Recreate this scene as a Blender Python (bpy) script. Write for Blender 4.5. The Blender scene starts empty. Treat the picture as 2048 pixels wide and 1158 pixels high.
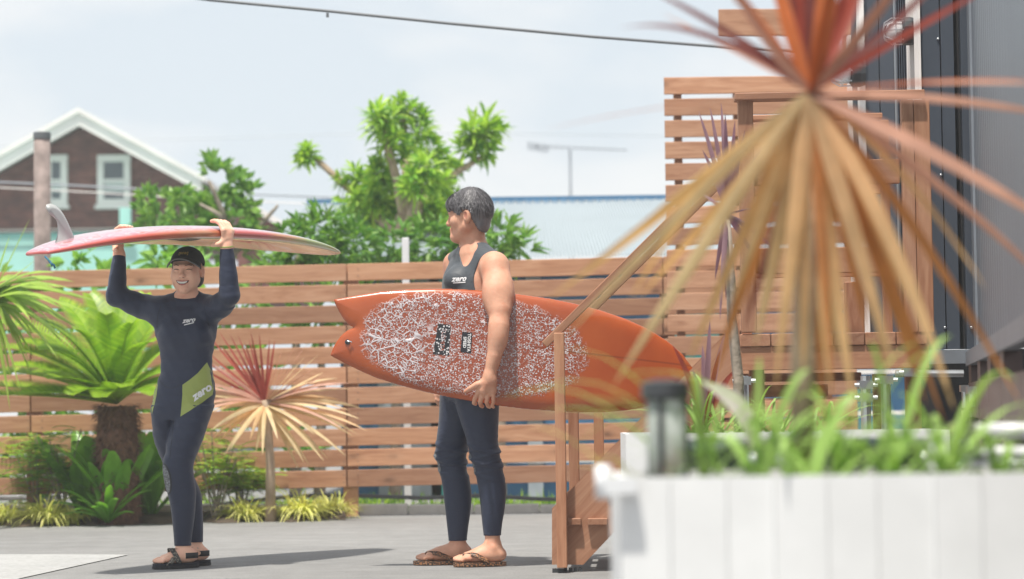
import bpy, bmesh, math, random
import numpy as np
from mathutils import Vector, Matrix, noise as mnoise
from mathutils.bvhtree import BVHTree

random.seed(7)
np.random.seed(7)
SC = bpy.context.scene
COL = SC.collection
PI = math.pi

# ------------------------------------------------------------------ camera
FPX, W2, H2 = 4836.0, 1024.0, 579.0          # focal length and centre of the 2048 x 1158 photograph
CAM = Vector((0, 0, 0.74))
PITCH = math.atan((810 - 579) / FPX)
ROLL = 0.013
r0 = Vector((1, 0, 0)); f0 = Vector((0, math.cos(PITCH), math.sin(PITCH))); u0 = Vector((0, -math.sin(PITCH), math.cos(PITCH)))
rr = r0 * math.cos(ROLL) - u0 * math.sin(ROLL)
uu = r0 * math.sin(ROLL) + u0 * math.cos(ROLL)
cam_d = bpy.data.cameras.new('camera')
cam = bpy.data.objects.new('camera', cam_d); COL.objects.link(cam)
cam.matrix_world = Matrix(((rr.x, uu.x, -f0.x, CAM.x), (rr.y, uu.y, -f0.y, CAM.y), (rr.z, uu.z, -f0.z, CAM.z), (0, 0, 0, 1)))
cam_d.sensor_width = 36; cam_d.lens = FPX * 36 / 2048
cam_d.clip_start = 0.1; cam_d.clip_end = 1500
cam_d.dof.use_dof = True; cam_d.dof.focus_distance = 11.1; cam_d.dof.aperture_fstop = 2.3
cam_d.dof.aperture_blades = 9
SC.camera = cam

# ------------------------------------------------------------------ sky, sun, exposure
SUN_TO = Vector((0.15, 0.31, -1.0)).normalized()       # direction the light travels
sun_el = math.asin(-SUN_TO.z); sun_az = math.atan2(-SUN_TO.x, -SUN_TO.y)
wd = bpy.data.worlds.new('World'); SC.world = wd; wd.use_nodes = True
nt = wd.node_tree; nt.nodes.clear()
wo = nt.nodes.new('ShaderNodeOutputWorld'); bg = nt.nodes.new('ShaderNodeBackground')
sky = nt.nodes.new('ShaderNodeTexSky'); sky.sky_type = 'NISHITA'; sky.sun_disc = False
sky.sun_elevation = sun_el; sky.sun_rotation = sun_az; sky.air_density = 1.0; sky.dust_density = 2.5
tc = nt.nodes.new('ShaderNodeTexCoord')
mp = nt.nodes.new('ShaderNodeMapping'); mp.inputs['Scale'].default_value = (1.0, 1.0, 2.6); mp.inputs['Location'].default_value = (0.62, 0.1, 0.35)
nz = nt.nodes.new('ShaderNodeTexNoise'); nz.inputs['Scale'].default_value = 5.2; nz.inputs['Detail'].default_value = 8; nz.inputs['Roughness'].default_value = 0.5
rp = nt.nodes.new('ShaderNodeValToRGB')
rp.color_ramp.elements[0].position = 0.44; rp.color_ramp.elements[0].color = (4.3, 4.7, 5.02, 1)
rp.color_ramp.elements[1].position = 0.58; rp.color_ramp.elements[1].color = (5.35, 5.4, 5.4, 1)
mx = nt.nodes.new('ShaderNodeMix'); mx.data_type = 'RGBA'; mx.inputs['Factor'].default_value = 0.9
nt.links.new(tc.outputs['Generated'], mp.inputs['Vector']); nt.links.new(mp.outputs[0], nz.inputs['Vector'])
nt.links.new(nz.outputs['Fac'], rp.inputs['Fac'])
nt.links.new(sky.outputs[0], mx.inputs['A']); nt.links.new(rp.outputs[0], mx.inputs['B'])
nt.links.new(mx.outputs['Result'], bg.inputs['Color']); bg.inputs['Strength'].default_value = 0.1
nt.links.new(bg.outputs[0], wo.inputs[0])
sl = bpy.data.lights.new('sun', 'SUN'); sl.energy = 3.3; sl.angle = math.radians(1.8); sl.color = (1.0, 0.95, 0.86)
so = bpy.data.objects.new('sun', sl); COL.objects.link(so); so.location = (-6, -8, 20)
so.rotation_euler = SUN_TO.to_track_quat('-Z', 'Y').to_euler()
vs = SC.view_settings
SC.display_settings.display_device = 'sRGB'
vs.view_transform = 'Standard'; vs.look = 'None'; vs.exposure = 0.84; vs.gamma = 1.0; vs.use_curve_mapping = False
SC.cycles.max_bounces = 6; SC.cycles.transparent_max_bounces = 8

# ------------------------------------------------------------------ helpers: points, objects
def P(px, py, Y):
    d = rr * ((px - W2) / FPX) + uu * ((H2 - py) / FPX) + f0
    return CAM + d * (Y / d.y)
def PZ(px, py, Z=0.0):
    d = rr * ((px - W2) / FPX) + uu * ((H2 - py) / FPX) + f0
    return CAM + d * ((Z - CAM.z) / d.z)

def link(o, parent=None):
    COL.objects.link(o)
    if parent is not None: o.parent = parent
    return o
def tag(o, label=None, cat=None, group=None, kind=None):
    if label: o['label'] = label
    if cat: o['category'] = cat
    if group: o['group'] = group
    if kind: o['kind'] = kind
    return o
def root(name, loc, label=None, cat=None, group=None, kind=None):
    o = bpy.data.objects.new(name, None); o.location = Vector(loc); o.empty_display_size = 0.1
    COL.objects.link(o)
    return tag(o, label, cat, group, kind)
def mesh_obj(name, verts, faces, mat, parent=None, smooth=False, base=None, mats=None, fmat=None):
    """verts in world space; base (or the parent's location) is taken off so the origin sits at the thing"""
    off = Vector(base) if base is not None else (parent_world(parent) if parent is not None else Vector((0, 0, 0)))
    v = np.asarray([tuple(p) for p in verts], dtype=np.float64) if not isinstance(verts, np.ndarray) else verts.astype(np.float64)
    v = v - np.array(off)
    me = bpy.data.meshes.new(name)
    me.from_pydata(v.tolist(), [], [tuple(f) for f in faces] if not isinstance(faces, np.ndarray) else faces.tolist())
    for m in (mats or [mat]): me.materials.append(m)
    if fmat is not None: me.polygons.foreach_set('material_index', np.asarray(fmat, dtype=np.int32))
    if smooth: me.polygons.foreach_set('use_smooth', np.ones(len(me.polygons), dtype=bool))
    me.update()
    o = bpy.data.objects.new(name, me)
    if parent is None: o.location = off
    return link(o, parent)
def parent_world(p):
    w = Vector((0, 0, 0))
    while p is not None:
        w = w + p.location; p = p.parent
    return w

class MB:
    """collects faces in world space"""
    def __init__(s): s.v = []; s.f = []; s.m = []
    def add(s, verts, faces, mi=0):
        n = len(s.v); s.v += [tuple(p) for p in verts]; s.f += [tuple(i + n for i in f) for f in faces]; s.m += [mi] * len(faces)
    def box(s, lo, hi, mi=0):
        x0, y0, z0 = lo; x1, y1, z1 = hi
        s.add([(x0, y0, z0), (x1, y0, z0), (x1, y1, z0), (x0, y1, z0), (x0, y0, z1), (x1, y0, z1), (x1, y1, z1), (x0, y1, z1)],
              [(0, 3, 2, 1), (4, 5, 6, 7), (0, 1, 5, 4), (1, 2, 6, 5), (2, 3, 7, 6), (3, 0, 4, 7)], mi)
    def tube(s, pts, rad, n=8, mi=0, cap=True):
        pts = [Vector(p) for p in pts]
        rad = rad if isinstance(rad, (list, tuple)) else [rad] * len(pts)
        vs_, fs_ = [], []
        prev = None
        for i, p in enumerate(pts):
            t = (pts[min(i + 1, len(pts) - 1)] - pts[max(i - 1, 0)]).normalized()
            if prev is None:
                a = Vector((0, 0, 1)) if abs(t.z) < 0.9 else Vector((1, 0, 0))
                x = t.cross(a).normalized()
            else:
                x = (prev - t * prev.dot(t)).normalized()
            prev = x; y = t.cross(x)
            for k in range(n):
                an = 2 * PI * k / n
                vs_.append(p + (x * math.cos(an) + y * math.sin(an)) * rad[i])
        for i in range(len(pts) - 1):
            for k in range(n):
                a, b = i * n + k, i * n + (k + 1) % n
                fs_.append((a, b, b + n, a + n))
        if cap:
            fs_.append(tuple(range(n - 1, -1, -1))); fs_.append(tuple(range((len(pts) - 1) * n, len(pts) * n)))
        s.add(vs_, fs_, mi)
    def lathe(s, c, prof, n=16, mi=0):
        c = Vector(c); vs_, fs_ = [], []
        for (r, z) in prof:
            for k in range(n):
                an = 2 * PI * k / n; vs_.append(c + Vector((r * math.cos(an), r * math.sin(an), z)))
        for i in range(len(prof) - 1):
            for k in range(n):
                a, b = i * n + k, i * n + (k + 1) % n
                fs_.append((a, b, b + n, a + n))
        fs_.append(tuple(range(n - 1, -1, -1))); fs_.append(tuple(range((len(prof) - 1) * n, len(prof) * n)))
        s.add(vs_, fs_, mi)
    def prism(s, poly, ext, mi=0):
        poly = [Vector(p) for p in poly]; ext = Vector(ext); n = len(poly)
        s.add(poly + [p + ext for p in poly],
              [tuple(range(n - 1, -1, -1)), tuple(range(n, 2 * n))] + [(i, (i + 1) % n, n + (i + 1) % n, n + i) for i in range(n)], mi)
    def build(s, name, mat, parent=None, smooth=False, base=None, mats=None):
        return mesh_obj(name, s.v, s.f, mat, parent, smooth, base, mats, s.m if mats else None)

_bc = {}
def chamfer_box(L, h, t, c=0.003):
    key = (round(L, 4), round(h, 4), round(t, 4))
    if key in _bc: return _bc[key]
    bm = bmesh.new(); bmesh.ops.create_cube(bm, size=1.0)
    for v in bm.verts: v.co = Vector((v.co.x * L, v.co.y * t, v.co.z * h))
    bmesh.ops.bevel(bm, geom=list(bm.edges), offset=min(c, t * 0.25, h * .25), segments=1, affect='EDGES')
    me = bpy.data.meshes.new('board'); bm.to_mesh(me); bm.free()
    _bc[key] = me
    return me
def beam(name, a, b, h, t, mat, parent, up=(0, 0, 1), c=0.003):
    """straight timber from a to b (world), height h along up, thickness t across"""
    a, b, up = Vector(a), Vector(b), Vector(up)
    x = (b - a).normalized(); z = (up - x * up.dot(x)).normalized(); y = z.cross(x)
    L = (b - a).length
    me = chamfer_box(L, h, t, c)
    if not me.materials: me.materials.append(mat)
    elif me.materials[0] != mat:
        me = me.copy(); me.materials[0] = mat
    o = bpy.data.objects.new(name, me)
    m = Matrix(((x.x, y.x, z.x, 0), (x.y, y.y, z.y, 0), (x.z, y.z, z.z, 0), (0, 0, 0, 1)))
    pw = parent_world(parent) if parent is not None else Vector((0, 0, 0))
    o.matrix_basis = Matrix.Translation((a + b) / 2 - pw) @ m
    return link(o, parent)

# ------------------------------------------------------------------ materials
def srgb(r, g, b):
    f = lambda c: (c / 255 / 12.92) if c / 255 <= 0.04045 else ((c / 255 + 0.055) / 1.055) ** 2.4
    return (f(r), f(g), f(b), 1)
class NB:
    def __init__(s, name):
        s.mat = bpy.data.materials.new(name); s.mat.use_nodes = True
        s.t = s.mat.node_tree; s.n = s.t.nodes
        s.bsdf = s.n['Principled BSDF']; s.out = s.n['Material Output']
    def new(s, typ, **kw):
        n = s.n.new(typ)
        for k, v in kw.items():
            if k.startswith('_'): setattr(n, k[1:], v)
            else: n.inputs[k.replace('__', ' ')].default_value = v
        return n
    def l(s, a, b): s.t.links.new(a, b)
    def coord(s, kind='Object', scale=(1, 1, 1), loc=(0, 0, 0), rot=(0, 0, 0), randomize=False):
        c = s.n.new('ShaderNodeTexCoord'); m = s.n.new('ShaderNodeMapping')
        m.inputs['Scale'].default_value = scale; m.inputs['Rotation'].default_value = rot; m.inputs['Location'].default_value = loc
        if randomize:
            oi = s.n.new('ShaderNodeObjectInfo'); mu = s.new('ShaderNodeVectorMath', _operation='SCALE')
            cb = s.n.new('ShaderNodeCombineXYZ')
            for k in range(3): s.l(oi.outputs['Random'], cb.inputs[k])
            s.l(cb.outputs[0], mu.inputs[0]); mu.inputs['Scale'].default_value = 37.0
            ad = s.new('ShaderNodeVectorMath', _operation='ADD')
            s.l(c.outputs[kind], ad.inputs[0]); s.l(mu.outputs[0], ad.inputs[1]); s.l(ad.outputs[0], m.inputs['Vector'])
        else:
            s.l(c.outputs[kind], m.inputs['Vector'])
        return m.outputs[0]
    def noise(s, vec, scale, detail=4, rough=0.55, dist=0.0):
        n = s.new('ShaderNodeTexNoise', Scale=scale, Detail=detail, Roughness=rough, Distortion=dist)
        if vec is not None: s.l(vec, n.inputs['Vector'])
        return n.outputs['Fac']
    def ramp(s, fac, stops, interp='LINEAR'):
        r = s.n.new('ShaderNodeValToRGB'); r.color_ramp.interpolation = interp
        e = r.color_ramp.elements
        while len(e) < len(stops): e.new(0.5)
        for el, (p, c) in zip(e, stops):
            el.position = p; el.color = c if len(c) == 4 else (*c, 1)
        s.l(fac, r.inputs['Fac'])
        return r.outputs['Color']
    def mix(s, fac, a, b, mode='MIX'):
        m = s.n.new('ShaderNodeMix'); m.data_type = 'RGBA'; m.blend_type = mode
        for v, k in ((fac, 'Factor'), (a, 'A'), (b, 'B')):
            sock = [i for i in m.inputs if i.name == k and (i.type == 'RGBA' if k != 'Factor' else i.type == 'VALUE')][0]
            if hasattr(v, 'node'): s.l(v, sock)
            else: sock.default_value = v
        return [o for o in m.outputs if o.type == 'RGBA'][0]
    def math(s, op, a, b=None, clamp=False):
        m = s.new('ShaderNodeMath', _operation=op, _use_clamp=clamp)
        for i, v in enumerate((a, b)):
            if v is None: continue
            if hasattr(v, 'node'): s.l(v, m.inputs[i])
            else: m.inputs[i].default_value = v
        return m.outputs[0]
    def bump(s, h, strength=0.3, dist=0.01):
        b = s.new('ShaderNodeBump', Strength=strength, Distance=dist)
        s.l(h, b.inputs['Height']); s.l(b.outputs[0], s.bsdf.inputs['Normal'])
    def set(s, col=None, rough=None, metal=None, spec=None, **kw):
        for v, k in ((col, 'Base Color'), (rough, 'Roughness'), (metal, 'Metallic'), (spec, 'Specular IOR Level')):
            if v is None: continue
            if hasattr(v, 'node'): s.l(v, s.bsdf.inputs[k])
            else: s.bsdf.inputs[k].default_value = v
        for k, v in kw.items(): s.bsdf.inputs[k.replace('__', ' ')].default_value = v
        return s.mat
M = {}
def m_plain(name, c, rough=0.6, var=0.12, scale=8, metal=0.0, bump=0.0, bscale=60, spec=0.5, **kw):
    b = NB(name); v = b.coord('Object', randomize=True)
    n = b.noise(v, scale, 5)
    lo = tuple(x * (1 - var) for x in c[:3]); hi = tuple(min(1, x * (1 + var)) for x in c[:3])
    b.set(b.ramp(n, [(0.3, lo), (0.7, hi)]), rough, metal, spec, **kw)
    if bump: b.bump(b.noise(v, bscale, 4), bump)
    M[name] = b.mat; return b.mat
def m_wood(name, base, dark, light, knots=True):
    b = NB(name)
    v = b.coord('Object', (1, 1, 1), randomize=True)
    st = b.new('ShaderNodeMapping', Scale=(1.1, 9, 11)); b.l(v, st.inputs['Vector'])
    st2 = b.new('ShaderNodeMapping', Scale=(2.2, 60, 75)); b.l(v, st2.inputs['Vector'])
    g1 = b.noise(st.outputs[0], 2.2, 5, 0.6, 1.3); g2 = b.noise(st2.outputs[0], 1.6, 3, 0.6, 0.6)
    c1 = b.ramp(g1, [(0.28, dark), (0.5, base), (0.75, light)])
    c2 = b.mix(b.math('MULTIPLY', g2, 0.55), c1, b.mix(1.0, c1, (*[x * 0.62 for x in (1, .93, .88)], 1), 'MULTIPLY'))
    oi = b.n.new('ShaderNodeObjectInfo')
    tint = b.ramp(oi.outputs['Random'], [(0.0, (0.68, 0.65, 0.64)), (0.3, (.92, .88, .85)), (0.6, (1, 1, 1)), (0.8, (1.0, .95, .88)), (1.0, (1.17, 1.12, 1.08))])
    col = b.mix(1.0, c2, tint, 'MULTIPLY')
    if knots:
        kv = b.new('ShaderNodeMapping', Scale=(2.3, 1.2, 4.6)); b.l(v, kv.inputs['Vector'])
        vo = b.new('ShaderNodeTexVoronoi', Scale=1.25); b.l(kv.outputs[0], vo.inputs['Vector'])
        kn = b.noise(v, 14, 3)
        kd = b.math('ADD', vo.outputs['Distance'], b.math('MULTIPLY', b.math('SUBTRACT', kn, 0.5), 0.10))
        kf = b.ramp(kd, [(0.05, (0.85,) * 3), (0.10, (0.45,) * 3), (0.17, (0.12,) * 3), (0.28, (0, 0, 0))])
        col = b.mix(kf, col, tuple(x * 0.42 for x in dark[:3]) + (1,))
    b.set(col, 0.62, 0, 0.35)
    b.bump(g2, 0.16, 0.004)
    M[name] = b.mat; return b.mat
m_wood('cedar', (0.50, 0.272, 0.165), (0.38, 0.185, 0.105), (0.60, 0.36, 0.235))
m_wood('stair_timber', (0.42, 0.215, 0.13), (0.32, 0.145, 0.08), (0.50, 0.285, 0.18))
def m_leaf(name, cols, rough=0.42, trans=0.35, spec=0.4, tcol=None, along=None):
    """leaf: colour per leaf (island) and mottling; some light passes through"""
    b = NB(name)
    g = b.n.new('ShaderNodeNewGeometry')
    n = len(cols)
    col = b.ramp(g.outputs['Random Per Island'], [(i / max(1, n - 1), c) for i, c in enumerate(cols)])
    oi = b.n.new('ShaderNodeObjectInfo')
    v = b.coord('Object'); nz_ = b.noise(v, 9, 3)
    col = b.mix(1.0, col, b.ramp(nz_, [(0.3, (0.78,) * 3), (0.7, (1.18,) * 3)]), 'MULTIPLY')
    col = b.mix(1.0, col, b.ramp(oi.outputs['Random'], [(0, (0.86,) * 3), (1, (1.12,) * 3)]), 'MULTIPLY')
    b.set(col, rough, 0, spec)
    tr = b.n.new('ShaderNodeBsdfTranslucent')
    tcx = b.mix(1.0, col, (*(tcol or (1.25, 1.35, 0.7)), 1), 'MULTIPLY'); b.l(tcx, tr.inputs['Color'])
    ms = b.n.new('ShaderNodeMixShader'); ms.inputs[0].default_value = trans
    b.l(b.bsdf.outputs[0], ms.inputs[1]); b.l(tr.outputs[0], ms.inputs[2]); b.l(ms.outputs[0], b.out.inputs['Surface'])
    M[name] = b.mat; return b.mat
m_leaf('leaf_bright', [(0.10, 0.26, 0.03), (0.23, 0.42, 0.045), (0.40, 0.56, 0.07), (0.30, 0.48, 0.05)])
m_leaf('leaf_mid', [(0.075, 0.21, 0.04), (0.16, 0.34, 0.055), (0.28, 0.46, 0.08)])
m_leaf('leaf_shrub', [(0.11, 0.28, 0.06), (0.22, 0.42, 0.08), (0.34, 0.54, 0.12)])
m_leaf('leaf_deep', [(0.08, 0.26, 0.04), (0.15, 0.36, 0.04), (0.26, 0.47, 0.06)], rough=0.3)
m_leaf('leaf_cycad', [(0.19, 0.36, 0.022), (0.27, 0.44, 0.027), (0.34, 0.50, 0.035)], rough=0.35)
m_leaf('leaf_nandina', [(0.22, 0.42, 0.05), (0.38, 0.50, 0.07), (0.18, 0.38, 0.05), (0.46, 0.44, 0.08)])
m_leaf('leaf_sedge', [(0.58, 0.58, 0.14), (0.76, 0.72, 0.28), (0.44, 0.50, 0.09)])
m_leaf('leaf_variegated', [(0.34, 0.50, 0.08), (0.58, 0.62, 0.16), (0.26, 0.44, 0.06), (0.72, 0.68, 0.28)])
m_leaf('leaf_red', [(0.22, 0.045, 0.038), (0.34, 0.075, 0.05), (0.18, 0.05, 0.05)], tcol=(1.5, 0.8, 0.6))
m_leaf('leaf_orange', [(0.50, 0.12, 0.04), (0.56, 0.19, 0.07), (0.42, 0.09, 0.045)], tcol=(1.4, 0.9, 0.5))
m_leaf('leaf_maroon', [(0.13, 0.045, 0.045), (0.2, 0.07, 0.06)], tcol=(1.4, 0.8, 0.7))
m_leaf('leaf_pink', [(0.50, 0.26, 0.19), (0.60, 0.36, 0.27)], tcol=(1.2, 0.9, 0.7))
m_leaf('leaf_tan', [(0.72, 0.45, 0.22), (0.80, 0.58, 0.33), (0.66, 0.35, 0.16)], trans=0.5, tcol=(1.15, 0.95, 0.6))
m_leaf('leaf_ochre', [(0.58, 0.27, 0.11), (0.64, 0.34, 0.15)], trans=0.5, tcol=(1.2, 0.9, 0.5))
m_leaf('leaf_straw', [(0.74, 0.56, 0.29), (0.80, 0.66, 0.40), (0.66, 0.44, 0.21)], trans=0.45, tcol=(1.1, 0.95, 0.7))
m_leaf('leaf_purple', [(0.30, 0.19, 0.22), (0.40, 0.27, 0.29)], tcol=(1.2, 0.8, 1.0))
m_leaf('leaf_dry', [(0.55, 0.53, 0.50), (0.62, 0.6, 0.57)])
m_leaf('leaf_strap', [(0.14, 0.36, 0.05), (0.28, 0.50, 0.09), (0.46, 0.62, 0.20), (0.20, 0.42, 0.07), (0.60, 0.68, 0.42)])
m_plain('trunk_grey', (0.30, 0.25, 0.20), 0.85, 0.3, 14, bump=0.5, bscale=40)
m_plain('trunk_pale', (0.36, 0.27, 0.19), 0.85, 0.25, 12, bump=0.5, bscale=40)
m_plain('cycad_bark', (0.16, 0.085, 0.05), 0.9, 0.4, 20, bump=0.6)
m_plain('white_paint', (0.78, 0.78, 0.77), 0.5, 0.04, 5)
m_plain('white_board', (0.80, 0.805, 0.81), 0.45, 0.05, 7)
m_plain('kerb_concrete', (0.60, 0.57, 0.53), 0.85, 0.15, 9, bump=0.3)
m_plain('soil', (0.07, 0.05, 0.035), 0.95, 0.35, 14, bump=0.8, bscale=30)
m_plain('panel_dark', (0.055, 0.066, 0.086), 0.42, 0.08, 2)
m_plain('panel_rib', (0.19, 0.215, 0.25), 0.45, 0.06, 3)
m_plain('steel_grey', (0.20, 0.22, 0.25), 0.4, 0.1, 6)
m_plain('steel_brown', (0.16, 0.11, 0.10), 0.5, 0.2, 6)
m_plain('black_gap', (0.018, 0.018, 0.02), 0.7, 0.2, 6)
m_plain('galvanised', (0.62, 0.64, 0.66), 0.28, 0.1, 12, metal=0.85)
m_plain('chrome', (0.8, 0.82, 0.84), 0.12, 0.04, 5, metal=1.0)
m_plain('black_plastic', (0.035, 0.038, 0.042), 0.4, 0.2, 6)
m_plain('dark_tub', (0.05, 0.075, 0.065), 0.35, 0.2, 6)
m_plain('white_plastic', (0.75, 0.76, 0.78), 0.35, 0.04, 6)
m_plain('roof_sheet', (0.34, 0.39, 0.425), 0.45, 0.06, 1.2)
m_plain('blue_steel', (0.05, 0.17, 0.32), 0.5, 0.2, 3)
m_plain('mint_paint', (0.36, 0.70, 0.62), 0.6, 0.08, 1.5)
m_plain('teal_paint', (0.07, 0.42, 0.38), 0.6, 0.1, 2)
m_plain('white_trim', (0.79, 0.75, 0.72), 0.6, 0.07, 2)
m_plain('window_glass', (0.10, 0.12, 0.14), 0.1, 0.2, 2)
m_plain('curtain', (0.55, 0.57, 0.56), 0.8, 0.1, 3)
m_plain('cable_black', (0.12, 0.13, 0.14), 0.6, 0.1, 3)
m_plain('cable_far', (0.30, 0.33, 0.37), 0.6, 0.1, 3)
m_plain('roof_tile_grey', (0.18, 0.18, 0.19), 0.8, 0.2, 4)
m_plain('house_plank', (0.15, 0.058, 0.045), 0.85, 0.4, 5)
m_plain('pole_wood', (0.24, 0.19, 0.175), 0.9, 0.35, 9, bump=0.4, bscale=30)
m_plain('fin_grey', (0.40, 0.41, 0.41), 0.35, 0.06, 10)
m_plain('rope_blue', (0.02, 0.12, 0.20), 0.6, 0.1, 10)
def asphalt():
    b = NB('asphalt'); v = b.coord('Object')
    big = b.noise(v, 0.5, 5, 0.55); fine = b.noise(v, 90, 3, 0.7); mid = b.noise(v, 7, 5, 0.6)
    st = b.new('ShaderNodeMapping', Scale=(0.5, 3.5, 1)); b.l(v, st.inputs['Vector']); streak = b.noise(st.outputs[0], 1.4, 4)
    c = b.ramp(big, [(0.3, (0.200, 0.199, 0.197)), (0.7, (0.245, 0.243, 0.240))])
    c = b.mix(1.0, c, b.ramp(fine, [(0.28, (0.74,) * 3), (0.5, (1,) * 3), (0.75, (1.2,) * 3)]), 'MULTIPLY')
    c = b.mix(1.0, c, b.ramp(mid, [(0.3, (0.88,) * 3), (0.7, (1.08,) * 3)]), 'MULTIPLY')
    c = b.mix(1.0, c, b.ramp(streak, [(0.3, (0.92,) * 3), (0.7, (1.07,) * 3)]), 'MULTIPLY')
    vo = b.new('ShaderNodeTexVoronoi', Scale=7.0); b.l(v, vo.inputs['Vector'])
    c = b.mix(b.ramp(vo.outputs['Distance'], [(0.045, (0.6,) * 3), (0.075, (0, 0, 0))]), c, (0.08, 0.075, 0.07, 1))
    b.set(c, 0.85, 0, 0.3); b.bump(fine, 0.35, 0.003); M['asphalt'] = b.mat
asphalt()
def road_white():
    b = NB('road_white'); v = b.coord('Object')
    n = b.noise(v, 26, 6, 0.7); big = b.noise(v, 3, 4)
    c = b.ramp(n, [(0.30, (0.20, 0.195, 0.19)), (0.44, (0.345, 0.345, 0.34)), (0.7, (0.41, 0.41, 0.405))])
    c = b.mix(1.0, c, b.ramp(big, [(0.3, (0.9,) * 3), (0.7, (1.04,) * 3)]), 'MULTIPLY')
    vo = b.new('ShaderNodeTexVoronoi', Scale=9.0); b.l(v, vo.inputs['Vector'])
    c = b.mix(b.ramp(vo.outputs['Distance'], [(0.05, (0.8,) * 3), (0.08, (0, 0, 0))]), c, (0.2, 0.19, 0.18, 1))
    b.set(c, 0.75); M['road_white'] = b.mat
road_white()

# ------------------------------------------------------------------ leaves
def bez(a, b, c, t): return a * (1 - t) ** 2 + b * (2 * t * (1 - t)) + c * t * t
def ribbon(mb, base, ctrl, tip, width, nseg=8, fold=0.25, side=None, prof=None, mi=0, twist=0.0):
    base, ctrl, tip = Vector(base), Vector(ctrl), Vector(tip)
    vs_, fs_ = [], []
    for i in range(nseg + 1):
        t = i / nseg
        p = bez(base, ctrl, tip, t)
        tg = (bez(base, ctrl, tip, min(1, t + .02)) - bez(base, ctrl, tip, max(0, t - .02))).normalized()
        sd = Vector(side) if side is not None else tg.cross(Vector((0, 0, 1)))
        sd = (sd - tg * sd.dot(tg))
        if sd.length < 1e-4: sd = Vector((1, 0, 0))
        sd.normalize(); nm = sd.cross(tg)
        if twist: 
            q = Matrix.Rotation(twist * t, 3, tg); sd = q @ sd; nm = q @ nm
        w = width * (prof(t) if prof else (min(1, 0.45 + 2.2 * t) * (1 - t ** 3.0) ** 0.8)) * 0.5
        w = max(w, width * 0.012)
        vs_ += [p - sd * w + nm * w * fold, p, p + sd * w + nm * w * fold]
    for i in range(nseg):
        k = i * 3
        fs_ += [(k, k + 1, k + 4, k + 3), (k + 1, k + 2, k + 5, k + 4)]
    mb.add(vs_, fs_, mi)
def blade(mb, base, d, L, width, droop, nseg=6, **kw):
    """leaf from base in direction d, bending down under its weight"""
    d = Vector(d).normalized(); base = Vector(base)
    ctrl = base + d * L * 0.55
    tip = base + d * L * (1 - 0.18 * droop) + Vector((0, 0, -1)) * L * 0.62 * droop
    hz = Vector((d.x, d.y, 0))
    side = hz.cross(Vector((0, 0, 1))) if hz.length > 0.05 else Vector((1, 0, 0))
    ribbon(mb, base, ctrl, tip, width, nseg, side=side, **kw)
oval = lambda t: max(0.05, math.sin(PI * min(1, t * 0.93 + 0.07)) ** 0.8)
def rnd_dir(lo=-1, hi=1):
    z = random.uniform(lo, hi); a = random.uniform(0, 2 * PI); r = math.sqrt(max(0, 1 - z * z))
    return Vector((r * math.cos(a), r * math.sin(a), z))
def rosette(mb, c, axis, R, n, width, mi=0):
    """leaves radiating from a shoot tip"""
    axis = Vector(axis).normalized(); c = Vector(c)
    a = axis.orthogonal().normalized(); b = axis.cross(a)
    for i in range(n):
        ph = i * 2.39996 + random.uniform(-.3, .3); el = 1.25 - 1.9 * (i / n) + random.uniform(-.15, .15)
        d = (a * math.cos(ph) + b * math.sin(ph)) * math.cos(el) + axis * math.sin(el)
        L = R * random.uniform(0.75, 1.15) * (0.65 + 0.35 * math.cos(el))
        st = c - axis * R * 0.45 * (i / n)
        ribbon(mb, st + d * 0.02, st + d * L * .5 + Vector((0, 0, L * .06)), st + d * L - Vector((0, 0, L * random.uniform(0.02, .25))), width * random.uniform(.8, 1.2), 3, 0.3,
               side=d.cross(axis), prof=oval, mi=mi)
# ================================================================== ground
def sheet(name, pts, z, mat, kind='structure', label=None):
    return tag(mesh_obj(name, [(p[0], p[1], z) for p in pts], [tuple(range(len(pts)))], mat, base=(0, 0, 0)), label, kind=kind)
sheet('ground', [(-75, -25), (75, -25), (75, 125), (-75, 125)], 0.0, M['asphalt'])
STUFF_AIR = True
wp = [PZ(-420, 1109), PZ(257, 1110.5), PZ(41, 1158), PZ(-60, 1190), PZ(-520, 1230)]
sheet('road_marking', wp, 0.004, M['road_white'])

# ------------------------------------------------------------------ fence
FY = 16.42
def frow(x, i, h=0.0): return 544.6 - 0.0235 * x + 41.2 * i + h
fence = root('plank_fence', P(694, 1029, FY), 'long low cedar fence of horizontal planks behind the plants and the two people', 'fence')
fx = [-570, 62, 694, 1326, 1700]
for i in range(11):
    for a, b in zip(fx[:-1], fx[1:]):
        pa, pb = P(a + 1.2, frow(a, i, 16.7), FY), P(b - 1.2, frow(b, i, 16.7), FY)
        jit = random.uniform(-.004, .004)
        beam('plank', pa + Vector((0, jit, 0)), pb + Vector((0, jit, 0)), 0.115, 0.026, M['cedar'], fence)
for x in fx[:4]:
    t = P(x + 8, frow(x, 0, 2), FY + 0.07); g = P(x + 8, 1031, FY + 0.07)
    beam('post', (g.x, FY + 0.07, -0.02), (t.x, FY + 0.07, t.z), 0.10, 0.088, M['cedar'], fence, up=(1, 0, 0))
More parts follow.
